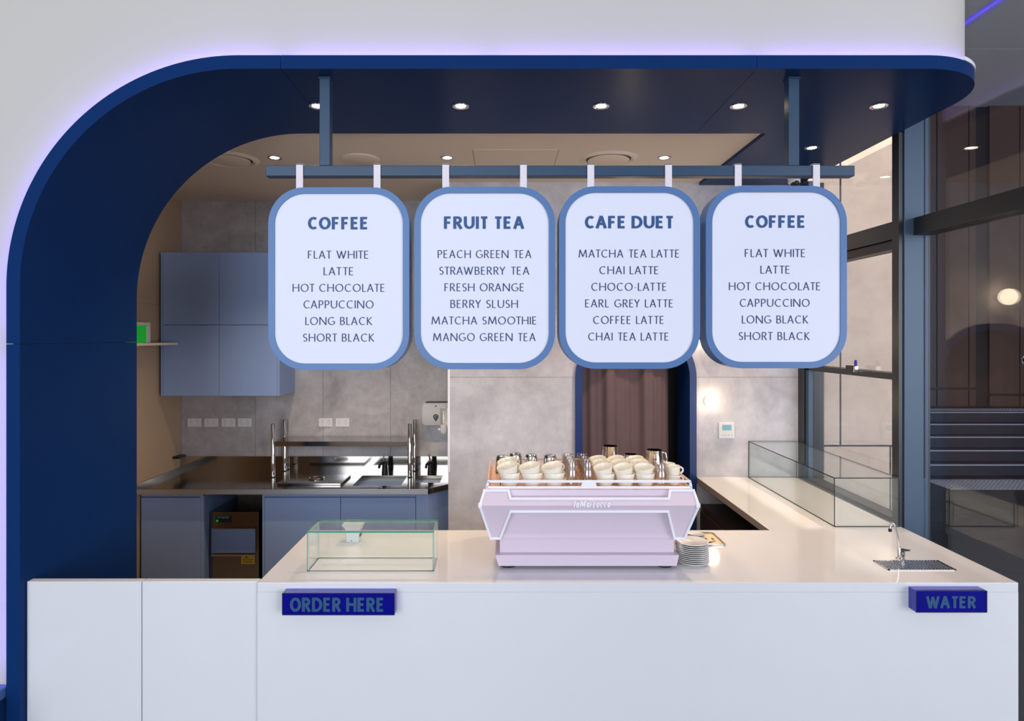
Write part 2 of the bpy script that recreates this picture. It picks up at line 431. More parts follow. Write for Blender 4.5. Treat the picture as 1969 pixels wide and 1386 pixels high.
# light strips
lm = MB()
for ledp in ([(XL, .64, -1, 0), (XL, 1.99, -1, 0)], [(XL, 2.05, -1, 0)]+ap[1:-1]+[(-.96, ZS, 0, 1)], [(-.90, ZS, 0, 1), (-.07, ZS, 0, 1)], [(-.03, ZS, 0, 1), (1.035, ZS, 0, 1)], [(1.095, ZS, 0, 1), (1.775, ZS, 0, 1)]):
    lm.loft([[(x+nx*.031, YA+.016, z+nz*.031), (x+nx*.031, YW-.004, z+nz*.031)] for (x, z, nx, nz) in ledp], closed=False)
ledr = [arc(1.775, 3.02, RC-.016, -90, 0, 28)+[(1.775+RC-.016, 4.4)], arc(1.775, 3.02, RC-.031, -90, 0, 28)+[(1.775+RC-.031, 4.4)]]
lm.loft([[(a[0], a[1], ZS+.031), (b[0], b[1], ZS+.031)] for a, b in zip(*ledr)], closed=False)
lm.build('light_strip', 'led', tr, recalc=False)['label'] = 'violet light strip behind the blue edge'

# kitchen ceiling
ce = setting('ceiling', (0, 3.5, ZC), 'warm beige ceiling over the kitchen')
MB().box(-3.0, 1.456, YAB-.02, 5.4, ZC, ZC+.08).build('ceiling_board', 'ceiling', ce)
MB().box(1.4, 2.17, YAB+.3, 5.4, ZS+TH+.01, ZC+.12).build('ceiling_board', 'ceiling', ce)
for px0, px1 in ((910, 915), (1073, 1066)):      # access hatch edges
    pass
hx0, hx1 = PX(912, 4.0), PX(1069, 4.0)
hm = MB()
hy0, hy1, g = 3.82, 4.35, .002
hm.box(hx0, hx1, hy0, hy1, ZC-.002, ZC+.001)
hat = hm.build('access_hatch', 'ceiling', ce)
hj = MB()
for (a, b, c_, d) in ((hx0-.004, hx0, hy0, hy1), (hx1, hx1+.004, hy0, hy1)):
    hj.box(a, b, c_, d, ZC-.0012, ZC+.001)
hj.build('hatch_gap', 'joint_grey', hat)

# panelled walls
def panel_wall(name, label, axis, pos, xs_rows, zs, m, back='joint_grey', depth=.014, gap=.003, thick=.12, sgn=-1, span=None):
    """axis 'y': faces -Y at y=pos, axis 'x': faces +X (sgn=1) at x=pos"""
    w_ = setting(name, (pos if axis == 'x' else 0, pos if axis == 'y' else 0, 0), label)
    lo, hi = span or (xs_rows[0][0], xs_rows[0][-1])
    if axis == 'y': MB().box(lo, hi, pos+depth*.4, pos+thick, zs[0], zs[-1]).build('wall_core', back, w_)
    else: MB().box(pos-thick, pos-depth*.4, lo, hi, zs[0], zs[-1]).build('wall_core', back, w_)
    for k in range(len(zs)-1):
        xs = xs_rows[k % len(xs_rows)]
        for a, b in zip(xs[:-1], xs[1:]):
            mb = MB(); g2 = gap/2
            if axis == 'y': mb.box(a+g2, b-g2, pos, pos+depth, zs[k]+g2, zs[k+1]-g2)
            else: mb.box(pos-depth, pos, a+g2, b-g2, zs[k]+g2, zs[k+1]-g2)
            mb.build('panel', m, w_)
    return w_
kx = [XK, PX(491, YK)-.57, PX(491, YK), PX(621, YK), PX(751, YK), XE]
kx = [XK]+[x for x in (PX(491, YK), PX(621, YK), PX(751, YK))]+[XE]
panel_wall('wall_back', 'mottled grey concrete panel wall behind the kitchen bench', 'y', YK, [kx], [0, .9, 2.1, ZC+.02], 'concrete', span=(XK-.1, XE), gap=.0025)
panel_wall('wall_left', 'beige side wall of the kitchen beside the wall cupboards', 'x', XK, [[YAB-.2, 4.45, YK]], [0, 2.3, ZC+.02], 'kitchen_paint', sgn=1, gap=.002)
struct(MB().box(-2.85, XL-.05, YAB-.75, YAB-.02, 0, ZC+.02).build('wall_side', 'kitchen_paint'), 'kitchen wall stub behind the blue arch')
# nearer concrete wall with the doorway
DX0, DX1, DZ, DR, DF = .536, 1.428, 2.146, .40, .05
wr = setting('wall_right', (0, YR, 0), 'pale concrete wall holding the curtained doorway')
dpth = .15
hole = [(DX0, 0), (DX0, DZ-DR)]+arc(DX0+DR, DZ-DR, DR, 180, 90, 14)+arc(DX1-DR, DZ-DR, DR, 90, 0, 14)+[(DX1, 0)]
xj = [XE, PX(1000, YR), DX0]
def wpan(poly, y1=YR+.014, m='concrete_light'): MB().prism(poly, 'y', YR, y1).build('panel', m, wr)
zj = PZ(725, YR)
wpan([(XE, 0), (DX0-.001, 0), (DX0-.001, zj-.001), (XE, zj-.001)])
up = [(XE, zj+.001), (DX0-.001, zj+.001)]+[p for p in hole[1:-1] if p[1] > zj+.002]+[(DX1+.001, zj+.001), (2.19, zj+.001), (2.19, ZC+.02), (XE, ZC+.02)]
wpan(up)
wpan([(DX1+.001, 0), (2.19, 0), (2.19, zj-.001), (DX1+.001, zj-.001)])
core = MB()
core.box(XE, DX0, YR+.010, YR+dpth, 0, ZC+.02); core.box(DX1, 2.19, YR+.010, YR+dpth, 0, ZC+.02)
core.prism([(DX0, DZ-DR)]+arc(DX0+DR, DZ-DR, DR, 180, 90, 14)+arc(DX1-DR, DZ-DR, DR, 90, 0, 14)+[(DX1, ZC+.02), (DX0, ZC+.02)], 'y', YR+.010, YR+dpth)
core.build('wall_core', 'joint_grey', wr)
MB().box(XE, XE+.10, YR+dpth, YK+.1, 0, ZC+.02).build('return_wall', 'concrete', wr)
MB().box(XE-.004, XE+.012, YR-.004, YR+.02, 1.045, ZC).build('corner_bead', 'trim_white', wr)['label'] = 'white metal corner bead'
# doorway frame
def offset_hole(d):
    return [(DX0+d, 0), (DX0+d, DZ-DR)]+arc(DX0+DR, DZ-DR, DR-d, 180, 90, 18)+arc(DX1-DR, DZ-DR, DR-d, 90, 0, 18)+[(DX1-d, 0)]
d1 = MB(); o0, o1 = offset_hole(0.0), offset_hole(DF)
d1.loft([[(a[0], YR-.03, a[1]), (a[0], YR+.30, a[1]), (b[0], YR+.30, b[1]), (b[0], YR-.03, b[1])] for a, b in zip(o0, o1)])
struct(d1.build('door_1', 'door_blue', None, smooth=True), 'blue rounded doorway frame in the concrete wall')
struct(MB().box(DX0-.2, DX1+.2, YR+.62, YR+.66, 0, 2.4).build('wall_behind_door', 'under'), 'dark space behind the curtain')
# curtain
cu = MB(); rows = []
N_ = 90
for zz in (0.02, .6, 1.1, 1.6, 2.12):
    row = []
    for i in range(N_+1):
        u = i/N_; x = DX0+DF+.004+u*(DX1-DX0-2*DF-.10)
        y = YR+.17+.028*math.sin(u*13+.4*math.sin(zz*1.1))+.012*math.sin(u*31+zz*.5)+.004*math.sin(u*75+zz)
        row.append((x, y, zz))
    rows.append(row)
cu.loft(rows, closed=False)
cur = cu.build('curtain', 'curtain', None, smooth='all', recalc=False)
tag(cur, 'pleated brown curtain hanging in the blue doorway', 'curtain')
sm = cur.modifiers.new('solid', 'SOLIDIFY'); sm.thickness = .003

# right glazing
XG1, XG2 = 2.262, 2.31
YP = 3.43
w1 = setting('window_1', (2.26, 4.0, 0), 'dark framed interior window beside the pastry counter')
MB().box(2.19, 2.34, 4.545, YR, 0, ZS).build('frame_post', 'frame_dark', w1, bevel=.003)
MB().box(2.205, 2.235, 4.50, 4.545, 0, ZS).build('frame_stop', 'column', w1)
MB().box(2.20, 2.30, YP+.05, 4.545, 2.60, 2.70).build('transom', 'frame_dark', w1, bevel=.003)
MB().box(2.215, 2.30, YP+.05, 4.545, 2.545, 2.598).build('track', 'black', w1, bevel=.003)
MB().box(2.205, 2.30, YP+.05, 4.545, 1.805, 1.842).build('transom', 'frame_dark', w1, bevel=.003)
MB().box(2.20, 2.30, YP+.05, 4.545, .98, 1.025).build('sill', 'frame_dark', w1, bevel=.003)
for z0, z1 in ((2.70, ZS), (1.842, 2.545), (1.025, 1.805)):
    MB().box(XG1-.004, XG1+.004, YP+.05, 4.545, z0, z1).build('pane', 'facade_glass', w1)
MB().box(2.20, 2.30, YP+.05, 4.545, 0, .98).build('lower_panel', 'frame_dark', w1)
lt = MB().box(2.185, 2.205, 3.90, 3.98, 1.842, 1.868).build('latch', 'black', w1, bevel=.002)
lk = MB().box(2.183, 2.203, 3.87, 3.89, 1.83, 1.865); lk.build('latch_key', 'steel', lt)
MB().lathe([(.001, 1.865), (.008, 1.867), (.009, 1.89), (.006, 1.903), (.001, 1.905)], (2.193, 3.88, 0), 12).build('key_head', 'blue_tip', lt, smooth=True)
col = setting('trim_2', (2.26, YP, 0), 'tall slate blue facade column beside the counter')
MB().box(2.176, 2.199, YP, YP+.06, 0, ZS).build('jamb', 'frame_dark', col)
MB().box(2.200, 2.334, YP-.01, YP+.10, 0, 4.6).build('column_face', 'column', col, bevel=.003)
MB().box(2.335, 2.352, YP+.005, YP+.06, 0, 4.6).build('gasket', 'black', col)
w2 = setting('window_2', (2.31, 2.2, 0), 'tall glass facade to the right of the servery')
MB().box(2.25, 2.36, -1.0, YP-.01, 2.605, 2.70).build('transom', 'frame_dark', w2, bevel=.003)
MB().box(2.25, 2.36, -1.0, YP-.01, 4.5, 4.6).build('head', 'frame_dark', w2)
MB().box(XG2-.005, XG2+.005, -1.0, YP-.01, 0.0, 2.605).build('pane', 'facade_glass', w2)
MB().box(XG2-.005, XG2+.005, -1.0, YP-.01, 2.70, 4.5).build('pane', 'facade_glass', w2)

# lobby beyond the glass
YB = 4.80
ex = panel_wall('wall_lobby', 'beige stone panel wall seen through the window', 'y', YB,
    [[2.34, PX(1712, YB), 3.2], [2.34, PX(1616, YB), 3.2]], [0, PZ(857, YB), 6.19], 'beige', back='joint', gap=.014, span=(2.34, 3.2), thick=.3)
lw = setting('wall_brown', (6, 11.2, .8), 'dark brown panelled wall at the far end of the lobby')
YBR = 11.2
MB().box(2.5, 14, YBR+.06, YBR+.2, 0, 6.19).build('wall_core', 'brown_dark', lw)
cuts = [(1740, 1800, 747), (1803, 1862, 747), (1864, 1876, 747), (1903, 1960, 759), (1962, 2030, 759), (2055, 2120, 759), (2122, 2200, 759)]
for a, b, yj in cuts:
    xa, xb = PX(a, YBR), PX(b, YBR); zj2 = PZ(yj, YBR)
    MB().box(xa, xb, YBR, YBR+.07, zj2+.02, 6.19).build('panel', 'brown', lw)
    MB().box(xa, xb, YBR, YBR+.07, .8, zj2-.02).build('panel', 'brown', lw)
lc = setting('ceiling_lobby', (6, 6, 6.2), 'grey lobby ceiling with a violet light cove')
for y0, y1 in ((-6, 1.0), (1.01, 9.0), (9.01, 11.4)):
    MB().box(6.25, 14, y0, y1, 6.2, 6.3).build('ceiling_board', 'grey_ceiling', lc)
MB().box(-6, 6.1, -6, 11.4, 6.24, 6.3).build('ceiling_board', 'grey_ceiling', lc)
MB().box(6.10, 6.25, -6, 11.4, 6.29, 6.31).build('cove', 'grey_ceiling', lc)
MB().box(6.205, 6.245, -5, 11.2, 6.262, 6.27).build('light_strip', 'led_cove', lc)
st = setting('stairs', (6, 9.2, 0), 'dark stone steps with pale nosings in the lobby')
for k in range(5):
    y0 = 9.2+.28*k; z1 = .16*(k+1)
    sp_ = MB().box(3.3, 14, y0, 11.2, z1-.16, z1).build('step', 'step', st)
    MB().box(3.3, 14, y0-.004, y0+.045, z1-.012, z1+.003).build('nosing', 'nosing', sp_)
def tactile(x0, x1, y0, y1, z, p):
    mb = MB().box(x0, x1, y0, y1, z, z+.003); nx = int((x1-x0)/p); ny = int((y1-y0)/p)
    for i in range(nx):
        for j in range(ny):
            mb.lathe([(.017, z+.003), (.012, z+.009), (.0001, z+.009)], (x0+(i+.5)*p, y0+(j+.5)*p, 0), 6)
    return mb
tp = tactile(6.0, 10.2, 8.36, 8.95, 0.0, .06).build('tactile_strip', 'nosing'); tag(tp, 'pale studded tactile strip on the floor before the steps', 'tactile strip'); 
tp2 = tactile(7.0, 10.2, 10.50, 10.80, .80, .06).build('tactile_strip', 'nosing'); tag(tp2, 'pale studded tactile strip at the top of the steps', 'tactile strip')
lkr = MB().tube([(2.298, 2.745+.017*math.cos(2*PI*i/20), PZ(693, 2.745)+.017*math.sin(2*PI*i/20)) for i in range(21)], .004, 8)
lkr.lathe([(.0001, -.006), (.009, -.006), (.009, .008)], (2.300, 2.745, PZ(693, 2.745)), 12, axis='x')
lkr.build('glass_lock', 'chrome', w2, smooth=True)

# =====================================================================================
# COUNTER
# =====================================================================================
ZT = 1.010; YCF, YCB = 2.637, 3.354; XCL, XCI = -1.037, 1.436
ct = thing('service_counter', 'long white stone service counter turning back along the window', 'counter', (.5, YCF, 0))
TK = .04
lsh = [(XCL, YCF), (XC, YCF), (XC, YR-.003), (XCI, YR-.003), (XCI, YCB), (XCL, YCB)]
MB().prism(lsh, 'z', ZT-TK, ZT).build('worktop', 'stone', ct, bevel=.0015)
MB().box(XCL, XC, YCF, YCF+.03, .0, ZT-TK).build('front_panel', 'stone', ct)
MB().box(XC-.03, XC, YCF+.031, YP-.02, .0, ZT-TK).build('end_panel', 'stone', ct)
MB().box(XCL, XCL+.03, YCF+.031, YCB-.02, .0, ZT-TK).build('end_panel', 'stone', ct)
MB().box(XCL+.03, XCI+.05, YCB-.03, YCB-.012, .0, ZT-TK).build('rear_panel', 'stone', ct)
MB().box(XCI-.002, XCI+.010, YCB-.002, YR-.004, ZT-TK, ZT-.002).build('edge_strip', 'edge_grey', ct)
uc = thing('under_counter_cabinet', 'dark brown cabinet with an open shelf under the window side of the counter', 'cabinet', (1.8, 4.0, 0))
MB().box(XCI+.03, XCI+.05, YCB-.005, YR-.004, .0, ZT-TK-.16).build('side_panel', 'under', uc)
MB().box(XCI+.05, 2.14, YCB-.005, YR-.004, ZT-TK-.20, ZT-TK-.16).build('shelf', 'under', uc)
MB().box(2.10, 2.14, YCB-.005, YR-.004, ZT-TK-.16, ZT-TK-.002).build('back_panel', 'under', uc)
for k in range(2):
    y0 = YCB+.04+k*.6
    dd = MB().box(XCI+.012, XCI+.03, y0, y0+.59, .10, ZT-TK-.20).build('cabinet_door', 'under', uc, bevel=.002)
    MB().bar((XCI+.008, y0+.52, .50), (XCI+.008, y0+.52, .62), .012, .012, (1, 0, 0)).build('handle', 'steel', dd)
for x0, x1, lb in ((-2.021, -1.536, 'white gate panel beside the blue arch, left of the joint'), (-1.532, -1.040, 'white gate panel adjoining the service counter, right of the joint')):
    tag(MB().box(x0, x1, 2.65, 2.685, .0, ZT).build('counter_gate', 'stone', None, bevel=.002), lb, 'gate panel')

# acrylic signs
def acrylic_sign(txt, px0, px1, py0, py1, tx0, tx1, label):
    y0, y1 = 2.588, YCF-.001
    x0, x1, z1, z0 = PX(px0, y0), PX(px1, y0), PZ(py0, y0), PZ(py1, y0)
    t = thing('counter_sign', label, 'sign', ((x0+x1)/2, y1, z0), None)
    mb = MB().box(x0, x1, y0, y1, z0, z1)
    mb.m = [1, 1, 0, 1, 0, 1]
    mb.build('acrylic_block', ['acrylic', 'acrylic_edge'], t)
    fr = MB(); c = [(x0, z0), (x1, z0), (x1, z1), (x0, z1)]
    for a, b in zip(c, c[1:]+c[:1]): fr.bar((a[0], y0-.0003, a[1]), (b[0], y0-.0003, b[1]), .0028, .0016)
    fr.build('edge_seam', 'edge_dark', t)
    cap = (27.0 if 'ORDER' in txt else 23.0)/F*y0
    zc = (z0+z1)/2-.002
    text_mesh(txt, True, PX(tx0, y0), PX(tx1, y0), zc, cap, y0-.0012).build('lettering_word', 'sign_text', t, recalc=False)
    return t
acrylic_sign('ORDER HERE', 543, 758.5, 1140.5, 1182, 557.5, 739.5, 'cobalt blue acrylic sign reading ORDER HERE on the counter front')
acrylic_sign('WATER', 1761.5, 1897.5, 1136, 1177, 1780, 1877, 'cobalt blue acrylic sign reading WATER below the drinking tap')

# ---------------------------------------------------------------- menu rail and boards
YB0, YB1 = 2.698, 2.745
rl = thing('sign_rail', 'blue steel rail on two posts hung from the canopy', 'rail', (.25, YB0, 2.745))
MB().box(PX(510, YB0), PX(1644, YB0), YB0, YB1, 2.744, 2.790).build('rail', 'rail_blue', rl, bevel=.003)
for px in (614, 1517):
    xa = PX(px, YB0)
    MB().box(xa, xa+.045, YB0, YB1, 2.790, ZS).build('post', 'rail_blue', rl, bevel=.002)
    MB().box(xa-.004, xa+.049, YB0-.004, YB1+.004, ZS-.006, ZS).build('post_plate', 'rail_blue', rl)
YF = 2.65; BW, BH, BD = .599, .775, .10
boards = [
 (651.3, 535.5, 'COFFEE', (592, 709), [('FLAT WHITE',592,709),('LATTE',622,680),('HOT CHOCOLATE',562.5,740),('CAPPUCCINO',583.5,718.5),('LONG BLACK',587,716),('SHORT BLACK',582.5,720)],
  'white menu board headed COFFEE, leftmost on the rail'),
 (932.0, 534.5, 'FRUIT TEA', (853.5, 1008.5), [('PEACH GREEN TEA',841.5,1022),('STRAWBERRY TEA',844.5,1018),('FRESH ORANGE',854.5,1008),('BERRY SLUSH',866,996),('MATCHA SMOOTHIE',829.5,1032),('MANGO GREEN TEA',832.5,1030)],
  'white menu board headed FRUIT TEA, second on the rail'),
 (1210.7, 533.5, 'CAFE DUET', (1124.5, 1297), [('MATCHA TEA LATTE',1112.5,1306.5),('CHAI LATTE',1152.5,1266.5),('CHOCO-LATTE',1137,1282),('EARL GREY LATTE',1125,1294.5),('COFFEE LATTE',1140.5,1277),('CHAI TEA LATTE',1131,1286)],
  'white menu board headed CAFE DUET, third on the rail'),
 (1493.0, 532.5, 'COFFEE', (1432.5, 1549.5), [('FLAT WHITE',1432,1549),('LATTE',1462,1519),('HOT CHOCOLATE',1401.5,1578),('CAPPUCCINO',1422.5,1557),('LONG BLACK',1426.5,1554.5),('SHORT BLACK',1420.5,1557.5)],
  'white menu board headed COFFEE, rightmost on the rail by the window'),
]
straps = [(576, 725), (857, 1006.5), (1136, 1285.5), (1419.5, 1570)]
for (bx, by, head, hx, lines, lab), sp2 in zip(boards, straps):
    xc, zc = PX(bx, YF), PZ(by, YF); x0, x1, z0, z1 = xc-BW/2, xc+BW/2, zc-BH/2, zc+BH/2
    t = thing('menu_board', lab, 'menu board', (xc, YF+BD/2, z0), 'menu boards on the rail')
    o_, i_ = rrect(x0, x1, z0, z1, .155, 14), rrect(x0+.027, x1-.027, z0+.027, z1-.027, .128, 14)
    fr = MB()
    fr.loft([[(a[0], YF, a[1]), (a[0], YF+BD, a[1]), (b[0], YF+BD, b[1]), (b[0], YF, b[1])] for a, b in zip(o_+o_[:1], i_+i_[:1])], caps=False)
    fr.build('frame', 'frame_blue', t, smooth=True)
    ii = rrect(x0+.0265, x1-.0265, z0+.0265, z1-.0265, .128, 14)
    MB().prism(ii, 'y', YF+.006, YF+BD-.006).build('panel', 'board', t)
    yt = YF+.0052
    text_mesh(head, True, PX(hx[0], yt), PX(hx[1], yt), PZ(by-106.5, yt), 24.0/F*yt, yt).build('heading_word', 'ink', t, recalc=False)
    for k, (tx, a, b) in enumerate(lines):
        text_mesh(tx, False, PX(a, yt), PX(b, yt), PZ(by-46+31.9*k, yt), 15.2/F*yt, yt).build('menu_word', 'ink_thin', t, recalc=False)
    for s_ in sp2:
        xs = PX(s_, YB0-.006)
        MB().box(xs-.0145, xs+.0145, YB0-.007, YB0-.002, z1-.02, 2.795).build('strap', 'strap', t)
        MB().box(xs-.0145, xs+.0145, YB0-.007, YB1+.007, 2.7915, 2.796).build('strap_loop', 'strap', t)

# ---------------------------------------------------------------- ceiling lights
def downlight(loc, label, group, r=.040, m='downlight', power=9, color=(1.0, .75, .48)):
    t = thing('downlight', label, 'downlight', loc, group); x, y, z = loc
    MB().lathe([(r*.60, z-.001), (r*.78, z-.0035), (r, z-.004), (r*1.03, z-.001), (r, z+.001)], (x, y, 0), 28).build('trim_ring', 'chrome', t, smooth=True)
    MB().lathe([(.0001, z-.0022), (r*.62, z-.0022), (r*.62, z)], (x, y, 0), 24).build('lens', m, t)
    d = bpy.data.lights.new('bulb', 'SPOT'); d.energy = power; d.color = color; d.spot_size = R(105); d.spot_blend = .7; d.shadow_soft_size = .03
    o = bpy.data.objects.new('bulb', d); COL.objects.link(o); o.parent = t; o.location = (0, 0, -.012)
    return t
for k, px in enumerate((610, 886, 1156, 1420, 1690)):
    y = 3.036; downlight((PX(px, y), y, ZS), 'recessed downlight in the blue canopy front, %s from the left' % ORD[k], 'canopy downlights', power=20)
downlight((1.836, 3.709, ZS), 'recessed downlight in the blue canopy above the right end of the sign rail', 'canopy downlights', power=20)
downlight((1.838, 4.386, ZS), 'recessed downlight in the blue canopy nearest the back wall', 'canopy downlights', r=.036, power=20)
for k, px in enumerate((528, 860, 1277)):
    y = 3.994; downlight((PX(px, y), y, ZC), 'recessed downlight in the beige ceiling, %s from the left' % ORD[k], 'kitchen ceiling downlights', r=.045, m='downlight_far', power=65)

def vent(px, y, r, label):
    x = PX(px, y); t = thing('air_vent', label, 'air vent', (x, y, ZC))
    MB().lathe([(r*.78, ZC-.001), (r*.86, ZC-.012), (r, ZC-.004), (r*1.02, ZC)], (x, y, 0), 40).build('vent_ring', 'ceiling', t, smooth=True)
    MB().lathe([(r*.70, ZC-.0015), (r*.80, ZC-.0015)], (x, y, 0), 40).build('vent_gap', 'black', t)
    MB().lathe([(.0001, ZC-.014), (r*.66, ZC-.014), (r*.72, ZC-.010), (r*.70, ZC-.002)], (x, y, 0), 40).build('vent_disc', 'ceiling', t, smooth=True)
vent(440, 4.03, .185, 'round ceiling air vent beside the arch at the left')
vent(1170, 4.03, .185, 'round ceiling air vent with a dark gap near the hatch')
sx = PX(694, 4.02)
tag(MB().lathe([(.0001, ZC-.008), (.112, ZC-.008), (.12, ZC-.004), (.12, ZC)], (sx, 4.02, 0), 36).build('ceiling_speaker', 'ceiling', None, smooth=True), 'flush round ceiling speaker cover between two downlights', 'speaker')

def lobby_fill_lamp(x, y, z, label, power):  # unseen ceiling lamps, added to brighten the lobby and its beige wall
    t = thing('fill_lamp', label, 'downlight', (x, y, z), 'added lobby fill lamps')
    MB().lathe([(.055, z-.002), (.075, z-.012), (.085, z-.006), (.085, z)], (x, y, 0), 24).build('trim_ring', 'chrome', t, smooth=True)
    MB().lathe([(.0001, z-.004), (.056, z-.004), (.056, z)], (x, y, 0), 24).build('lens', 'downlight_far', t)
    d = bpy.data.lights.new('bulb', 'SPOT'); d.energy = power; d.color = (1.0, .86, .68); d.spot_size = R(75); d.spot_blend = .8; d.shadow_soft_size = .06
    o = bpy.data.objects.new('bulb', d); COL.objects.link(o); o.parent = t; o.location = (0, 0, -.03)
lobby_fill_lamp(2.95, 3.75, 6.24, 'added ceiling lamp brightening the beige stone wall', 650)
lobby_fill_lamp(5.2, 7.0, 6.24, 'added ceiling lamp brightening the lobby before the steps', 150)

# security camera under the canopy
cx_, cy_ = PX(1527, 4.36), 4.36
t = thing('security_camera', 'white dome security camera under the canopy by the window', 'camera', (cx_, cy_, ZS))
MB().lathe([(.0001, ZS), (.050, ZS), (.050, ZS-.012), (.040, ZS-.016), (.040, ZS-.05), (.034, ZS-.056), (.0001, ZS-.056)], (cx_, cy_, 0), 24).build('housing', 'white_plastic', t, smooth=True)
MB().sphere((cx_, cy_-.012, ZS-.052), .030, 16, 10).build('dome', 'black', t, smooth='all')

# wall globe lamps
def globe(x, z, label, r=.052):
    t = thing('wall_lamp', label, 'wall lamp', (x, YR, z), 'globe wall lamps')
    MB().lathe([(.0001, YR-.022), (.035, YR-.022), (.04, YR-.015), (.04, YR-.001)], (x, 0, z), 20, axis='y').build('backplate', 'white_plastic', t, smooth=True)
    MB().sphere((x, YR-.022-r, z), r, 24, 14).build('globe', 'globe', t, smooth='all')
globe(PX(1369, 4.56), PZ(772, 4.56), 'glowing opal globe lamp on the concrete wall above the thermostat')
globe(PX(1353, 4.56), PZ(650, 4.56), 'glowing opal globe lamp glimpsed between the two right menu boards')
globe(.93, 2.34, 'glowing opal globe lamp above the curtained doorway, mirrored in the glass facade', .06)

# thermostat
tx, tz = PX(1396, YR), PZ(827, YR)
t = thing('thermostat', 'small white wall thermostat with a pale screen', 'thermostat', (tx, YR, tz-.06))
MB().box(tx-.058, tx+.058, YR-.018, YR, tz-.058, tz+.058).build('case', 'white_plastic', t, bevel=.004)
MB().box(tx-.034, tx+.034, YR-.0195, YR-.017, tz+.002, tz+.042).build('screen', 'lcd', t)
for k in range(4):
    MB().box(tx-.042+k*.024, tx-.030+k*.024, YR-.0195, YR-.017, tz-.038, tz-.030).build('button', 'grey_plastic', t)

# =====================================================================================
# KITCHEN
# =====================================================================================
# wall cupboard
uy0 = 4.907; ux0, ux1, uz0, uz1 = -2.69, -1.757, 1.584, 2.712
t = thing('wall_cupboard', 'blue grey four door wall cupboard on the concrete wall', 'cupboard', ((ux0+ux1)/2, YK, uz0))
MB().box(ux0, ux1, uy0+.018, YK-.002, uz0, uz1).build('carcass', 'cab', t, bevel=.001)
MB().box(ux0, ux0+.014, uy0, uy0+.018, uz0, uz1).build('end_strip', 'cab', t)
MB().box(ux1-.018, ux1, uy0, uy0+.018, uz0, uz1).build('end_strip', 'cab', t)
xm, zm = PX(421.5, uy0), PZ(624.5, uy0)
for a, b in ((ux0+.016, xm-.0015), (xm+.0015, ux1-.020)):
    for c_, d in ((uz0, zm-.003), (zm+.003, uz1)):
        MB().box(a, b, uy0, uy0+.017, c_, d).build('door', 'cab', t, bevel=.0012)

# base units
bz = .885; by0 = 4.655
def base_unit(x0, x1, label, doors, open_right=False):
    t = thing('base_cabinet', label, 'cabinet', ((x0+x1)/2, YK, 0), 'blue grey base cabinets')
    MB().box(x0, x1, by0+.02, YK-.02, .10, bz).build('carcass', 'cab_in', t)
    MB().box(x0, x1, by0+.06, YK-.05, 0, .10).build('plinth', 'black', t)
    MB().box(x0, x1, by0+.002, by0+.02, bz-.028, bz).build('top_rail', 'cab', t)
    for a, b in doors:
        MB().box(a, b, by0, by0+.018, .105, bz-.036).build('door', 'cab', t, bevel=.0012)
    return t
t = base_unit(-2.700, -2.234, 'blue grey base cabinet under the left end of the steel bench', [(-2.698, -2.256)])
MB().box(-2.254, -2.234, by0, by0+.018, .105, bz).build('stile', 'cab', t)
t = base_unit(-1.794, -1.2115, 'blue grey base cabinet beside the ice machine', [(-1.776, -1.2125)])
MB().box(-1.794, -1.778, by0, by0+.018, .105, bz).build('stile', 'cab', t)
t = base_unit(-1.2095, -.650, 'blue grey base cabinet below the deep sink', [(-1.2085, -.652)])
t = thing('end_panel_unit', 'blue grey chamfered filler panel at the right end of the bench', 'panel', (-.52, YK, 0))
MB().prism([(-.648, by0), (-.556, by0), (XE-.006, 4.81), (XE-.006, YK-.02), (-.648, YK-.02)], 'z', .0, bz).build('filler', 'cab', t, bevel=.001)

# steel bench with sinks
ZB = .926
bn = thing('steel_bench', 'polished steel kitchen bench with splashback and two sinks', 'bench', (-1.5, YK, ZB-.04))
bt = MB(); z0, z1 = ZB-.04, ZB
bt.box(XK+.002, -1.136, 4.604, YK-.002, z0, z1)
bt.box(-1.136, -.77, 4.604, 4.70, z0, z1); bt.box(-1.136, -.77, 5.05, YK-.002, z0, z1)
bt.box(-.77, -.68, 4.604, YK-.002, z0, z1)
bt.box(-.68, -.552, 4.604, 4.80, z0, z1); bt.box(-.68, -.485, 5.05, YK-.002, z0, z1)
bt.prism([(-.552, 4.604), (-.485, 4.678), (-.485, 4.80), (-.552, 4.80)], 'z', z0, z1)
bt.prism([(-.485, 4.678), (XE-.004, 4.766), (XE-.004, YK-.002), (-.485, YK-.002)], 'z', z0, z1)
bt.build('bench_top', 'steel_dark', bn)
MB().box(XK+.002, -.553, 4.599, 4.6035, z0+.001, z1-.002).build('front_edge', 'edge_sheen', bn)  # lighter, rougher strip added in place of daylight reflected along the edge
MB().box(XK+.002, XE-.002, YK-.016, YK-.002, ZB, 1.042).build('splashback', 'steel', bn)
MB().box(XK+.001, XK+.016, 4.604, YK-.016, ZB, ZB+.03).build('side_upstand', 'steel', bn)
def basin(x0, x1, y0, y1, d=.20):
    mb = MB(); a = .012
    mb.add([(x0,y0,ZB),(x1,y0,ZB),(x1,y1,ZB),(x0,y1,ZB),(x0+a,y0+a,ZB-d),(x1-a,y0+a,ZB-d),(x1-a,y1-a,ZB-d),(x0+a,y1-a,ZB-d)],
           [(0,1,5,4),(1,2,6,5),(2,3,7,6),(3,0,4,7),(4,5,6,7)])
    s_ = mb.build('sink', 'steel', bn, recalc=False)
    MB().lathe([(.0001, ZB-d+.002), (.03, ZB-d+.003), (.034, ZB-d)], ((x0+x1)/2, (y0+y1)/2, 0), 16).build('drain', 'chrome', s_, smooth=True)
basin(-1.136, -.77, 4.70, 5.05); basin(-.68, -.485, 4.80, 5.05, .16)
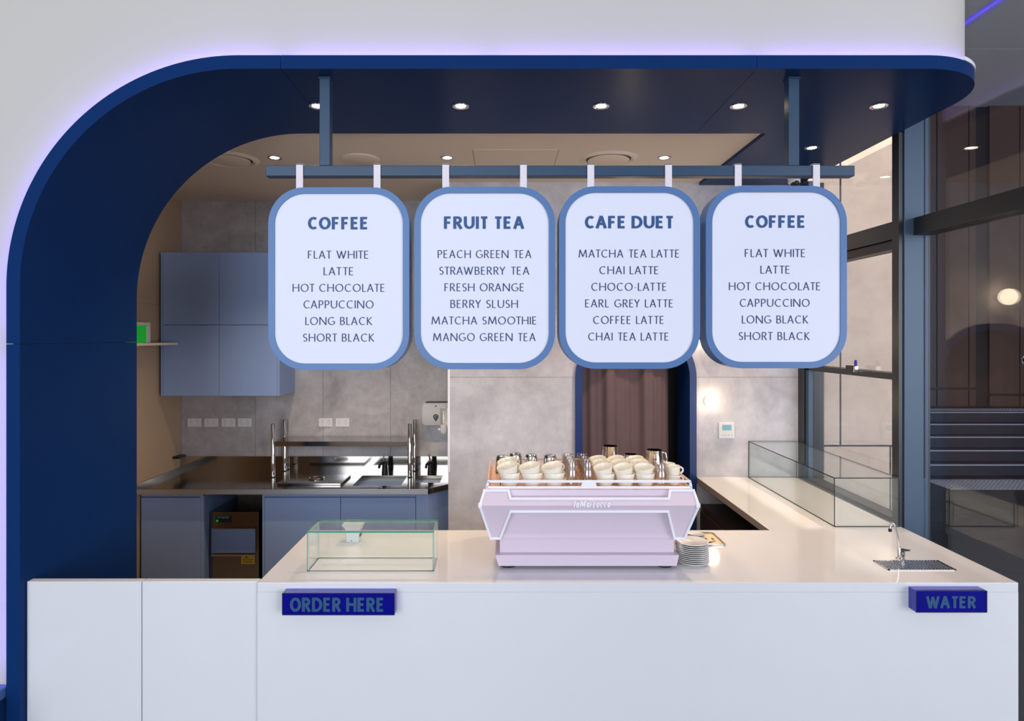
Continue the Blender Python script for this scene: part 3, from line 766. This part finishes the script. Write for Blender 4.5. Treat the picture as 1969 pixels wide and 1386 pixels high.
lid = MB().prism(rrect(-1.71, -1.22, 4.716, 5.01, .01, 3), 'z', ZB, ZB+.016)
lo = lid.build('hatch_lid', 'steel', bn, bevel=.003)
MB().tube([(-1.455+.055*math.cos(2*PI*i/28), 4.87+.05*math.sin(2*PI*i/28), ZB+.022) for i in range(29)], .005, 8).build('ring_handle', 'chrome', lo, smooth=True)

# shelf rack on bench
rk = thing('steel_rack', 'low polished steel shelf rack standing on the kitchen bench', 'rack', (-1.29, 5.1, ZB))
for x, y in ((-1.838, 4.99), (-1.826, 5.225), (-.744, 4.99), (-.738, 5.225)):
    MB().lathe([(.0001, ZB), (.017, ZB), (.017, 1.350), (.012, 1.356), (.0001, 1.356)], (x, y, 0), 16).build('post', 'chrome', rk, smooth=True)
    MB().lathe([(.020, ZB), (.020, ZB+.006), (.017, ZB+.007)], (x, y, 0), 16).build('collar', 'black', rk)
MB().box(-1.82, -.765, 4.985, 5.235, 1.174, 1.212).build('shelf', 'steel', rk, bevel=.002)

def tap(x, y, label):
    t = thing('kitchen_tap', label, 'tap', (x, y, ZB), 'black lever taps on the bench')
    MB().lathe([(.0001, ZB), (.026, ZB), (.024, ZB+.03), (.020, ZB+.10), (.0001, ZB+.105)], (x, y, 0), 16).build('body', 'black', t, smooth=True)
    MB().tube([(x, y, ZB+.09), (x-.01, y-.05, ZB+.10), (x-.02, y-.11, ZB+.095), (x-.022, y-.13, ZB+.075)], .010, 10).build('spout', 'black', t, smooth=True)
    MB().tube([(x, y, ZB+.10), (x-.01, y+.01, ZB+.13), (x-.015, y+.015, ZB+.155)], [.010, .007, .006], 8).build('lever', 'chrome', t, smooth=True)
tap(PX(740, 5.12), 5.12, 'black lever tap over the deep sink')
tap(PX(828, 5.12), 5.12, 'black lever tap over the small corner sink')

# power outlets
def outlet(px, label):
    x, z = PX(px, YK), PZ(812, YK); t = thing('power_outlet', label, 'power outlet', (x, YK, z-.036), 'white wall outlets')
    MB().box(x-.058, x+.058, YK-.010, YK, z-.036, z+.036).build('plate', 'white_plastic', t, bevel=.003)
    mb = MB()
    for s_ in (-.028, .028):
        for a, (dx, dz) in ((35, (-.007, .004)), (-35, (.007, .004)), (0, (0, -.010))):
            mb.bar((x+s_+dx-.004*math.sin(R(a)), YK-.0102, z-.006+dz-.004*math.cos(R(a))), (x+s_+dx+.004*math.sin(R(a)), YK-.0102, z-.006+dz+.004*math.cos(R(a))), .002, .001)
    mb.build('socket_slots', 'socket_hole', t)
    for s_ in (-.028, .028):
        MB().box(x+s_-.006, x+s_+.006, YK-.012, YK-.009, z+.012, z+.024).build('switch', 'grey_plastic', t)
for k, px in enumerate((374.5, 406.5, 439.5, 471)):
    outlet(px, 'white double outlet below the wall cupboard, %s from the corner' % ORD[k])
outlet(626.5, 'white double outlet above the steel rack, left of the pair')
outlet(659, 'white double outlet above the steel rack, right of the pair')

# towel and soap dispensers
t = thing('towel_dispenser', 'white paper towel dispenser with a black drop emblem', 'dispenser', (PX(842, YK-.05), YK, PZ(818, YK)))
yd = YK-.10; x0, x1, za, zb = PX(811, yd), PX(872, yd), PZ(818, yd), PZ(775, yd)
x1 = min(x1, XE-.012)
MB().prism(rrect(x0, x1, za, zb, .035, 6), 'y', yd, YK-.002).build('cover', 'grey_plastic', t, smooth=True, bevel=.004)
MB().box(x0+.03, x1-.01, yd+.01, YK-.003, zb-.002, zb+.006).build('top_seam', 'black', t)
dx, dz = PX(838, yd), PZ(803, yd)
MB().prism(arc(dx, dz+.008, .022, -30, 210, 18)+[(dx, dz-.032)], 'y', yd-.0015, yd+.001).build('drop_emblem', 'black', t)
MB().tube([(dx+.010*math.cos(2*PI*i/16), yd-.002, dz+.008+.010*math.sin(2*PI*i/16)) for i in range(14)], .0018, 6).build('emblem_swirl', 'grey_plastic', t)
MB().lathe([(.0001, yd-.002), (.006, yd-.002), (.006, yd)], (dx, 0, zb-.025), 12, axis='y').build('lock', 'black', t)
ys = 5.0; sx0 = PX(853.5, ys)
t = thing('soap_dispenser', 'small clear soap dispenser with a white base by the wall corner', 'dispenser', (sx0, ys, PZ(833, ys)))
zs0, zs1, zs2 = PZ(833, ys), PZ(816, ys), PZ(784, ys)
MB().lathe([(.0001, zs0), (.024, zs0), (.030, zs0+.012), (.030, zs1), (.0001, zs1)], (sx0, ys, 0), 18).build('base', 'white_plastic', t, smooth=True)
MB().lathe([(.029, zs1), (.029, zs2-.01), (.024, zs2)], (sx0, ys, 0), 18).build('reservoir', 'tumbler', t, smooth=True)
MB().lathe([(.0001, zs2), (.030, zs2), (.030, zs2+.008), (.0001, zs2+.008)], (sx0, ys, 0), 18).build('cap', 'white_plastic', t, smooth=True)
MB().lathe([(.0001, -.045), (.010, -.045), (.010, -.025)], (sx0, ys, zs0+.03), 12, axis='x').build('nozzle', 'white_plastic', t, smooth=True)
MB().box(sx0, XE-.002, ys-.01, ys+.01, zs1-.02, zs2).build('bracket', 'white_plastic', t)

# ice machine
ix0, ix1, iy, iz = -2.226, -1.853, 4.737, .720
t = thing('ice_machine', 'stainless under bench ice machine with a grey hatch', 'ice machine', ((ix0+ix1)/2, iy+.25, 0))
MB().box(ix0, ix1, iy, iy+.48, .03, iz).build('body', 'steel_dark', t, bevel=.006)
for xx in (ix0+.03, ix1-.03):
    for yy in (iy+.04, iy+.44):
        MB().lathe([(.0001, 0), (.018, 0), (.015, .03)], (xx, yy, 0), 10).build('foot', 'black', t)
mq = lambda px, py: (PX(px, iy), PZ(py, iy))
hx0, hz1 = mq(408, 1016); hx1, hz0 = mq(492, 1062)
MB().box(hx0, hx1, iy-.014, iy+.002, hz0, hz1).build('hatch', 'cab_in', t, bevel=.003)
MB().box(hx0, hx1, iy-.016, iy-.001, hz1+.001, hz1+.008).build('hatch_trim', 'steel', t)
MB().box(hx0, hx1, iy-.020, iy, hz0-.022, hz0-.010).build('handle_bar', 'chrome', t, bevel=.002)
a = mq(415, 992); b = mq(446, 1004)
MB().box(a[0], b[0], iy-.002, iy+.001, b[1], a[1]).build('control_panel', 'black', t)
text_mesh('POWER', True, a[0]+.010, b[0]-.022, a[1]-.010, .014, iy-.0024).build('lettering_word', 'blue_print', t, recalc=False)
MB().box(a[0]+.03, b[0]-.004, iy-.0045, iy-.001, b[1]+.006, b[1]+.016).build('switch', 'black', t, bevel=.001)
MB().lathe([(.0001, iy-.004), (.009, iy-.004), (.009, iy)], (a[0]+.012, 0, b[1]+.012), 12, axis='y').build('indicator', 'green_sign', t)
a = mq(464, 1068); b = mq(490, 1084)
yl = MB().box(a[0], b[0], iy-.0015, iy+.001, b[1], a[1]).build('warning_sticker', 'yellow', t)
sk = MB()
for k in range(3): sk.box(a[0]+.01, b[0]-.01-.01*(k % 2), iy-.0022, iy-.001, b[1]+.010+k*.012, b[1]+.014+k*.012)
sk.prism([(a[0]+.03, a[1]-.016), (a[0]+.05, a[1]-.016), (a[0]+.04, a[1]-.003)], 'y', iy-.0022, iy-.001)
sk.build('sticker_print', 'black', yl)

# shelf on left wall with lit green box
MB_ = MB().box(XK+.001, XK+.16, 4.35, 4.93, 1.985, 2.003)
tag(MB_.build('wall_shelf', 'ceiling', None, bevel=.001), 'narrow pale shelf on the left kitchen wall beside the cupboard', 'shelf')
t = thing('green_box', 'green and white lit box standing on the narrow wall shelf', 'sign box', (XK+.08, 4.72, 2.003))
MB().box(XK+.03, XK+.085, 4.42, 4.612, 2.003, 2.13).build('box_face', 'green_sign', t, bevel=.002)
MB().box(XK+.03, XK+.087, 4.613, 4.66, 2.003, 2.13).build('box_end', 'white_plastic', t, bevel=.002)
MB().box(XK+.02, XK+.087, 4.42, 4.66, 2.131, 2.155).build('box_cap', 'ceiling', t)
MB_ = MB().box(XK+.001, XK+.06, 5.13, 5.235, 1.045, 1.062)
tag(MB_.build('wall_bracket', 'black', None, bevel=.001), 'small black bracket on the beige wall above the steel bench', 'bracket')

# blue bench seat at the bottom left
t = thing('bench_seat', 'low navy bench seat against the white wall at the left edge', 'bench', (-2.5, 2.4, 0))
MB().box(-3.4, -2.105, 2.25, YW-.002, .0, .53).build('seat_box', 'navy', t, bevel=.003)
MB().box(-3.4, -2.094, 2.235, YW-.002, .53, .575).build('seat_top', 'frame_blue', t, bevel=.006)

# =====================================================================================
# ON THE COUNTER
# =====================================================================================
def glass_case(name, label, x0, x1, y0, y1, z0, h, t_, edge, rear, back=True, base=True):
    c = thing(name, label, 'glass case', ((x0+x1)/2, (y0+y1)/2, z0))
    def pane(a, b, c_, d, e, f, thin, edge=edge):
        mb = MB().box(a, b, c_, d, e, f)      # faces: bottom, top, front, right, back, left
        mb.m = [0 if k in {'z': (0, 1), 'y': (2, 4), 'x': (3, 5)}[thin] else 1 for k in range(6)]
        mb.build('pane', ['glass', edge], c)
    pane(x0, x1, y0, y0+t_, z0, z0+h-t_, 'y')
    if back: pane(x0, x1, y1-t_, y1, z0, z0+h-t_, 'y', rear)
    pane(x0, x0+t_, y0+t_, y1-t_, z0, z0+h-t_, 'x', rear)
    pane(x1-t_, x1, y0+t_, y1-t_, z0, z0+h-t_, 'x', rear)
    pane(x0, x1, y0, y1, z0+h-t_, z0+h, 'z')
    if base:
        mb = MB(); e = .004
        for p, q in (((x0, y0), (x1, y0)), ((x1, y0), (x1, y1)), ((x1, y1), (x0, y1)), ((x0, y1), (x0, y0))):
            mb.bar((p[0], p[1], z0+e/2+.0005), (q[0], q[1], z0+e/2+.0005), e, e, (0, 0, 1))
        mb.build('base_seal', edge, c)
    return c
glass_case('glass_case', 'small clear glass case with green edges on the counter', -.869, -.306, 2.767, 2.936, ZT, .178, .008, 'edge_green', 'edge_pale', base=False)
glass_case('pastry_case', 'long clear glass pastry case with black seals along the window', 1.812, 2.168, 3.41, 4.61, ZT, .270, .006, 'edge_dark', 'edge_dark')

# white receipt stand behind the small glass case
px_, py_ = PX(677.5, 3.15), 3.15
t = thing('terminal_stand', 'small white flared stand behind the small glass case', 'stand', (px_, py_+.03, ZT))
MB().box(px_-.031, px_+.031, py_, py_+.06, ZT, ZT+.062).build('column', 'white_plastic', t, bevel=.003)
rg = []
for (ww, dd, zz) in ((.031, .0, .055), (.038, .006, .074), (.050, .014, .090), (.050, .014, .094)):
    rg.append([(px_-ww, py_-dd, ZT+zz), (px_+ww, py_-dd, ZT+zz), (px_+ww+.006, py_+.06+dd, ZT+zz), (px_-ww, py_+.06+dd, ZT+zz)])
MB().loft(rg).build('flared_top', 'white_plastic', t, smooth=True)
MB().box(px_+.0315, px_+.036, py_+.02, py_+.05, ZT+.024, ZT+.034).build('cable_port', 'black', t)
MB().lathe([(.0001, py_-.002), (.003, py_-.002), (.003, py_)], (px_-.004, 0, ZT+.010), 10, axis='y').build('screw', 'socket_hole', t)

# drinking tap and drip tray
dx0, dx1, dy0, dy1 = 1.719, 2.014, 2.78, 2.889
t = thing('drip_tray', 'steel drip tray with a lattice grate set in the counter', 'drip tray', ((dx0+dx1)/2, (dy0+dy1)/2, ZT))
fr = MB()
for p, q in (((dx0, dy0), (dx1, dy0)), ((dx1, dy0), (dx1, dy1)), ((dx1, dy1), (dx0, dy1)), ((dx0, dy1), (dx0, dy0))):
    fr.bar((p[0], p[1], ZT+.002), (q[0], q[1], ZT+.002), .008, .003, (0, 0, 1), ext=.004)
fr.build('tray_frame', 'steel', t)
MB().box(dx0+.003, dx1-.003, dy0+.003, dy1-.003, ZT+.0002, ZT+.0008).build('tray_pan', 'frame_dark', t)
gr = MB()
for k in range(1, 22): gr.bar((dx0+k*(dx1-dx0)/22, dy0+.004, ZT+.0022), (dx0+k*(dx1-dx0)/22, dy1-.004, ZT+.0022), .0042, .0016, (0, 0, 1))
for k in range(1, 8): gr.bar((dx0+.004, dy0+k*(dy1-dy0)/8, ZT+.0026), (dx1-.004, dy0+k*(dy1-dy0)/8, ZT+.0026), .0042, .0016, (0, 0, 1))
g_ = gr.build('grate', 'grate', t); g_['kind'] = 'stuff'
fx, fy = PX(1731, 2.92), 2.92
t = thing('drinking_tap', 'chrome drinking water tap with a bent spout and black lever', 'tap', (fx, fy, ZT))
MB().lathe([(.0001, ZT), (.016, ZT), (.016, ZT+.004), (.009, ZT+.008), (.008, ZT+.05), (.006, ZT+.055), (.0001, ZT+.055)], (fx-.004, fy, 0), 16).build('base', 'chrome', t, smooth=True)
def tq(px, py): return (PX(px, fy), fy-.0, PZ(py, fy))
pts = [tq(1727.5, 1060), tq(1727.5, 1042), tq(1724, 1026), tq(1720.5, 1012), tq(1718.5, 1007), tq(1716, 1005.3), tq(1713.5, 1007.5), tq(1712, 1013), tq(1711.5, 1016)]
MB().tube(pts, .0052, 10).build('spout', 'chrome', t, smooth=True)
n0 = tq(1711.5, 1019)
MB().lathe([(.0001, n0[2]-.007), (.0075, n0[2]-.007), (.0075, n0[2]+.006), (.005, n0[2]+.008)], (n0[0], n0[1], 0), 12).build('nozzle', 'black', t, smooth=True)
v0 = tq(1733, 1066)
MB().lathe([(.0001, v0[2]-.018), (.008, v0[2]-.018), (.012, v0[2]-.012), (.012, v0[2]+.012), (.008, v0[2]+.016), (.0001, v0[2]+.016)], (v0[0], v0[1]-.006, 0), 16).build('valve_body', 'chrome', t, smooth=True)
l0, l1 = tq(1730, 1056), tq(1748, 1056.5)
MB().loft([[(l0[0], fy-.014, l0[2]-.007), (l0[0], fy+.002, l0[2]-.007), (l0[0], fy+.002, l0[2]+.006), (l0[0], fy-.014, l0[2]+.006)],
           [(l1[0], fy-.011, l1[2]-.003), (l1[0], fy-.003, l1[2]-.003), (l1[0], fy-.003, l1[2]+.001), (l1[0], fy-.011, l1[2]+.001)]]).build('lever', 'black', t, bevel=.001)

# ---------------------------------------------------------------- espresso machine
def MP(zx, zy, Y):       # measured on an enlargement of the machine
    px, py = 900+zx/3.938, 840+zy/3.938
    return (PX(px, Y), Y, PZ(py, Y))
def yface(zy):
    if zy <= 520: return 2.766+(2.718-2.766)*(zy-400)/120
    return 2.718+(2.792-2.718)*(zy-520)/250
mc = thing('espresso_machine', 'pale pink espresso machine with white trim on the counter', 'espresso machine', (.378, 3.05, ZT))
YM1 = 3.29
def solid(poly, name, m, push=.0, depth=.025, bevel=.0):
    mb = MB(); fr_ = [Vector(MP(a, b, yface(b)))+Vector((0, push, 0)) for a, b in poly]
    n = len(poly); bk = [p+Vector((0, depth, 0)) for p in fr_]
    mb.add(fr_+bk, [tuple(range(n)), tuple(range(2*n-1, n-1, -1))]+[(i, (i+1) % n, n+(i+1) % n, n+i) for i in range(n)])
    return mb.build(name, m, mc, bevel=bevel)
upper = [(120,400),(310,400),(325,462),(1515,462),(1525,400),(1710,400),(1750,520),(85,520)]
lower = [(85,520),(1750,520),(1640,770),(1560,770),(1510,560),(325,560),(245,770),(170,770)]
solid(upper, 'upper_face', 'pink'); solid(lower, 'lower_face', 'pink')
def plate(poly, ys, name, m, depth=.02):
    fr_ = [Vector(MP(a, b, y)) for (a, b), y in zip(poly, ys)]; n = len(fr_); bk = [p+Vector((0, depth, 0)) for p in fr_]
    return MB().add(fr_+bk, [tuple(range(n)), tuple(range(2*n-1, n-1, -1))]+[(i, (i+1) % n, n+(i+1) % n, n+i) for i in range(n)]).build(name, m, mc)
plate([(300,398),(1535,398),(1535,470),(300,470)], [2.772, 2.772, 2.766, 2.766], 'upper_recess', 'pink')
plate([(318,555),(1518,555),(1562,763),(242,763)], [2.761, 2.761, 2.806, 2.806], 'apron', 'pink')
a = MP(240, 762, 2.814); b = MP(1560, 892, 2.814)
MB().box(a[0], b[0], 2.814, YM1, b[2]-.004, a[2]).build('base_panel', 'pink', mc, bevel=.002)
a = MP(120, 398, 2.78); b = MP(1710, 560, 2.78)
MB().box(a[0]+.03, b[0]-.03, 2.800, YM1, MP(0, 764, 2.81)[2], a[2]-.004).build('body', 'pink', mc, bevel=.002)
# drip base
A0, A1 = MP(205, 895, 2.776), MP(1600, 895, 2.776); B0, B1 = MP(230, 978, 2.788), MP(1580, 978, 2.788)
MB().loft([[(B0[0], 2.788, B0[2]), (B1[0], 2.788, B1[2]), (B1[0], YM1, B1[2]), (B0[0], YM1, B0[2])],
           [(A0[0], 2.776, A0[2]), (A1[0], 2.776, A1[2]), (A1[0], YM1, A0[2]), (A0[0], YM1, A0[2])]]).build('drip_base', 'pink', mc, bevel=.002)
for zx in (303, 1492):
    for yy in (2.84, 3.24):
        xx = PX(900+zx/3.938, 2.82)
        MB().lathe([(.0001, ZT+.0005), (.036, ZT+.0005), (.036, B0[2]), (.0001, B0[2])], (xx, yy, 0), 20).build('foot', 'black', mc)
# white trim lines
def trim(poly, closed=True, w_=.0105):
    mb = MB(); pts = [Vector(MP(a, b, yface(b)))+Vector((0, -.002, 0)) for a, b in poly]
    for p, q in zip(pts, pts[1:]+(pts[:1] if closed else [])):
        mb.bar(p, q, w_, .008, ext=w_*.45)
    return mb
ring = [(124,404),(306,404),(321,466),(1519,466),(1529,404),(1706,404),(1746,520),(1637,766),(1563,766),(1513,563),(322,563),(242,766),(173,766),(89,520)]
trim(ring).build('trim_line', 'trim_white', mc, bevel=.001)
for zx in (92, 1743):
    c_ = MP(zx, 520, 2.714)
    MB().box(c_[0]-.009, c_[0]+.009, 2.711, 2.731, c_[2]-.009, c_[2]+.009).build('corner_cap', 'trim_white', mc, bevel=.002)
# lettering
la, lb_ = MP(800, 512, 2.7125), MP(1076, 512, 2.7125)
text_mesh('laMarzocco', False, la[0], lb_[0], la[2]+.003, .030, 2.7125, slant=.25, thick=.20, thin=.15).build('lettering_word', 'trim_white', mc, recalc=False)
# cup tray and rails
ZTR = 1.371; tx0, tx1 = PX(937, 2.785), PX(1328, 2.785)
MB().box(tx0, tx1, 2.787, YM1, ZTR-.006, ZTR).build('cup_tray', 'copper', mc)
for xx in (tx0+.055,):
    MB().box(xx, xx+.006, 2.83, YM1-.01, ZTR, ZTR+.0012).build('tray_slot', 'black', mc)
rt = MP(0, 336, 2.776)[2]; rb = MP(0, 381, 2.776)[2]
ra, rbx = PX(939, 2.776), PX(1326.5, 2.776); rc0, rc1 = PX(936, 2.776), PX(1329, 2.776)
rm = MB()
rm.bar((ra, 2.776, rt), (rbx, 2.776, rt), .0105, .008, ext=.004); rm.bar((rc0, 2.776, rb), (rc1, 2.776, rb), .0105, .008, ext=.004)
rm.bar((ra, 2.776, rt), (rc0, 2.776, rb), .0105, .008); rm.bar((rbx, 2.776, rt), (rc1, 2.776, rb), .0105, .008)
b0, b1 = PX(1119.5, 2.776), PX(1145, 2.776)
rm.prism([(b0-.006, rb), (b1+.006, rb), (b1, rt), (b0, rt)], 'y', 2.770, 2.780)
rm.build('front_rail', 'trim_white', mc, bevel=.001)
for xx in (ra, rbx):
    sr = MB()
    sr.bar((xx, 2.78, rt), (xx, YM1-.01, rt), .008, .008, (0, 0, 1)); sr.bar((xx, 2.78, rb), (xx, YM1-.01, rb), .008, .008, (0, 0, 1))
    sr.bar((xx, YM1-.014, rb), (xx, YM1-.014, rt), .008, .008, (0, 1, 0))
    sr.build('side_rail', 'copper', mc)
sr = MB(); sr.bar((ra, YM1-.014, rt), (rbx, YM1-.014, rt), .008, .008); sr.build('back_rail', 'copper', mc)

# ---------------------------------------------------------------- cups
ZTR += .001
def make_cup(r, h, label, group, hr=.016, n=28):
    t = thing('coffee_cup', label, 'cup', (0, 0, 0), group)
    prof = [(.0001, .003), (r*.58, .003), (r*.62, 0), (r*.70, 0), (r*.76, .005), (r*.87, h*.35), (r*.945, h*.7), (r, h-.001), (r*.985, h+.001), (r*.955, h-.001), (r*.90, h*.7), (r*.80, h*.35), (r*.60, .008), (.0001, .007)]
    MB().lathe(prof, (0, 0, 0), n).build('bowl', 'cream', t, smooth='all')
    pts = []
    for i in range(11):
        a = R(80-160*i/10); pts.append((r*.88+hr*1.25*math.cos(a), 0, h*.56+hr*math.sin(a)))
    MB().tube(pts, .0042, 8).build('handle', 'cream', t, smooth='all')
    return t
first = {}
def cup(kind, x, y, z, label, rot):
    r, h = {'large': (.049, .060), 'medium': (.0438, .056), 'espresso': (.0290, .046)}[kind]
    grp = {'large': 'large cream cups on the machine', 'medium': 'medium cream cups on the machine', 'espresso': 'espresso cups on the machine'}[kind]
    if kind not in first:
        c = make_cup(r, h, label, grp, .014 if kind == 'espresso' else .017); c.location = (x, y, z); c.rotation_euler = rot; first[kind] = c
    else: dup(first[kind], (x, y, z), label, rot)
rnd = random.Random(3)
rownm = ['front', 'second', 'third']
for row, y in enumerate((2.852, 2.958)):
    for k, x in enumerate((.031, .1325, .2345)):
        if row == 1 and k > 0: continue
        pos = '%s large stack' % ('left', 'middle', 'right')[k]
        hz = R(28+rnd.uniform(-6, 6))
        cup('large', x, y, ZTR, 'large cream cup at the bottom of the %s, %s row' % (pos, rownm[row]), (0, 0, hz))
        tl = Matrix.Rotation(R(-13+rnd.uniform(-2, 2)), 3, 'Y') @ Matrix.Rotation(R(11+rnd.uniform(-2, 2)), 3, 'X') @ Matrix.Rotation(hz+.1, 3, 'Z')
        cup('large', x+.0, y+.008, ZTR+.031, 'large cream cup tilted on top of the %s, %s row' % (pos, rownm[row]), tl.to_euler())
for row, y in enumerate((2.850, 2.944, 3.036)):
    for k, x in enumerate((.4665, .5575, .6490)):
        pos = '%s medium stack' % ('left', 'middle', 'right')[k]
        hz = R(28+rnd.uniform(-6, 6))
        cup('medium', x, y, ZTR, 'medium cream cup at the bottom of the %s, %s row' % (pos, rownm[row]), (0, 0, hz))
        tl = Matrix.Rotation(R((-13, -12, -7)[k]+rnd.uniform(-2, 2)), 3, 'Y') @ Matrix.Rotation(R(10+rnd.uniform(-2, 2)), 3, 'X') @ Matrix.Rotation(hz+.1, 3, 'Z')
        cup('medium', x, y+.007, ZTR+.030, 'medium cream cup tilted on top of the %s, %s row' % (pos, rownm[row]), tl.to_euler())
for row, (x, y) in enumerate(((.783, 2.855), (.775, 2.925))):
    for lv in range(2):
        cup('espresso', x, y, ZTR+.040*lv, 'small espresso cup at the right rail, %s row, %s' % (rownm[row], ('lower', 'upper')[lv]), (R(4*lv), R(-3*lv), R(6 if row == 0 else 150)))

# tumblers, upside down in twos
def make_tumbler(label):
    t = thing('glass_tumbler', label, 'glass', (0, 0, 0), 'upturned glass tumblers on the machine')
    prof = [(.030, 0), (.0305, .004), (.028, .020), (.0255, .035), (.0265, .040), (.0235, .060), (.022, .066), (.0001, .066), (.0001, .058), (.0205, .058), (.0225, .037), (.0250, .020), (.0275, .002), (.030, 0)]
    MB().lathe(prof, (0, 0, 0), 20).build('glass_body', 'tumbler', t, smooth=True)
    return t
tum = None
def tumbler(x, y, z, label):
    global tum
    if tum is None: tum = make_tumbler(label); tum.location = (x, y, z)
    else: dup(tum, (x, y, z), label)
for row, y in enumerate((2.848, 2.918, 2.988, 3.058)):
    for k, x in enumerate((.314, .387)):
        for lv in range(2):
            tumbler(x, y, ZTR+.042*lv, 'upturned glass tumbler between the cup groups, %s column, %s row, %s' % (('left', 'right')[k], (rownm+['back'])[row], ('lower', 'upper')[lv]))
for row, y in enumerate((2.855, 2.93)):
    for lv in range(2):
        tumbler(.722, y, ZTR+.042*lv*.8, 'upturned glass tumbler beside the espresso cups, %s row, %s' % (rownm[row], ('lower', 'upper')[lv]))

# steel pitchers
def pitcher(x, y, r, h, label, upturned=False, handle=True):
    t = thing('milk_pitcher', label, 'pitcher', (x, y, ZTR), 'steel milk pitchers on the machine')
    if upturned:
        prof = [(r, 0), (r*.98, .004), (r*.90, h*.5), (r*.86, h*.82), (r*.76, h*.95), (r*.6, h), (.0001, h)]
    else:
        prof = [(.0001, 0), (r*.95, 0), (r, .01), (r*.98, h*.5), (r*.86, h*.85), (r*.88, h), (r*.85, h), (r*.83, h*.85), (r*.93, h*.5), (r*.94, .012), (.0001, .012)]
    MB().lathe(prof, (x, y, ZTR), 24).build('body', 'chrome', t, smooth=True)
    if handle:
        a0, a1 = (.15, .75) if upturned else (.25, .88)
        pts = [(x+r*.9, y+.01, ZTR+h*a1), (x+r*1.35, y+.012, ZTR+h*(a1-.04)), (x+r*1.5, y+.012, ZTR+h*(a0+a1)/2), (x+r*1.35, y+.012, ZTR+h*(a0+.06)), (x+r*.95, y+.01, ZTR+h*a0)]
        MB().tube(pts, .004, 8).build('handle', 'chrome', t, smooth='all')
pitcher(-.002, 3.12, .037, .086, 'upturned steel pitcher at the left end of the back row', True, False)
pitcher(.064, 3.18, .036, .088, 'upturned steel pitcher, second in the back row', True, False)
pitcher(.143, 3.15, .036, .086, 'upturned steel pitcher, third in the back row', True, False)
pitcher(.238, 3.14, .037, .086, 'upturned steel pitcher, fourth in the back row beside the tumblers', True, False)
pitcher(.335, 3.16, .033, .080, 'upturned steel pitcher partly hidden behind the tumblers', True, False)
pitcher(.550, 3.20, .043, .118, 'tall steel milk pitcher standing behind the medium cups', False, False)
pitcher(.655, 3.20, .036, .076, 'short steel milk pitcher behind the medium cups', False, False)
pitcher(.752, 3.10, .044, .116, 'tall steel milk pitcher with a handle behind the espresso cups')

# ---------------------------------------------------------------- saucers
def make_saucer(r, label, grp):
    t = thing('saucer', label, 'saucer', (0, 0, 0), grp)
    prof = [(.0001, .002), (r*.50, .002), (r*.52, 0), (r*.56, 0), (r*.60, .004), (r*.85, .009), (r, .0125), (r*1.005, .0140), (r*.985, .0145), (r*.84, .0110), (r*.58, .006), (.0001, .005)]
    MB().lathe(prof, (0, 0, 0), 36).build('dish', 'plate', t, smooth='all'); return t
sA = None
for k in range(11):
    x, y = PX(1331, 2.87)+rnd.uniform(-.0015, .0015)-.0006*(k-5), 2.87+rnd.uniform(-.001, .001)
    lab = 'white saucer in the tall stack by the machine, %s from the bottom' % ORD[k]
    if sA is None: sA = make_saucer(.0735, lab, 'saucers in the tall stack'); sA.location = (x, y, ZT)
    else: dup(sA, (x, y, ZT+.0088*k), lab)
sB = None
for k in range(8):
    x, y = .935+rnd.uniform(-.001, .001), 3.06
    lab = 'small white saucer in the rear stack, %s from the bottom' % ORD[k]
    if sB is None: sB = make_saucer(.052, lab, 'small saucers in the rear stack'); sB.location = (x, y, ZT)
    else: dup(sB, (x, y, ZT+.0092*k), lab, (R(-5), R(4), 0) if k == 7 else None)

# printed metal tray beside saucers
t = thing('metal_tray', 'small gold tray with a black printed emblem behind the saucers', 'tray', (1.02, 3.2, ZT))
o_ = rrect(.925, 1.112, 3.10, 3.30, .02, 5); i_ = rrect(.931, 1.106, 3.106, 3.294, .016, 5)
MB().prism(i_, 'z', ZT+.0005, ZT+.003).build('tray_base', 'brass', t)
MB().loft([[(a[0], a[1], ZT+.0005), (a[0], a[1], ZT+.008), (b[0], b[1], ZT+.008), (b[0], b[1], ZT+.0005)] for a, b in zip(o_+o_[:1], i_+i_[:1])], caps=False).build('tray_rim', 'steel', t, smooth=True)
pr = MB(); zz = ZT+.0034
def disc(x, y, rx, ry): pr.prism(ell(x, y, rx, ry, 0, 342, 19), 'z', zz-.0006, zz)
disc(1.01, 3.20, .036, .042); disc(1.05, 3.15, .010, .008); disc(1.07, 3.165, .010, .006); disc(1.035, 3.14, .012, .006); disc(.985, 3.265, .02, .012); disc(1.03, 3.262, .014, .009); disc(1.075, 3.20, .007, .012)
pr.build('emblem', 'under', t)
pr = MB(); zz = ZT+.0042
disc(1.02, 3.19, .012, .014); disc(.995, 3.19, .008, .012); disc(1.01, 3.225, .016, .008)
pr.build('emblem_highlight', 'grey_plastic', t)
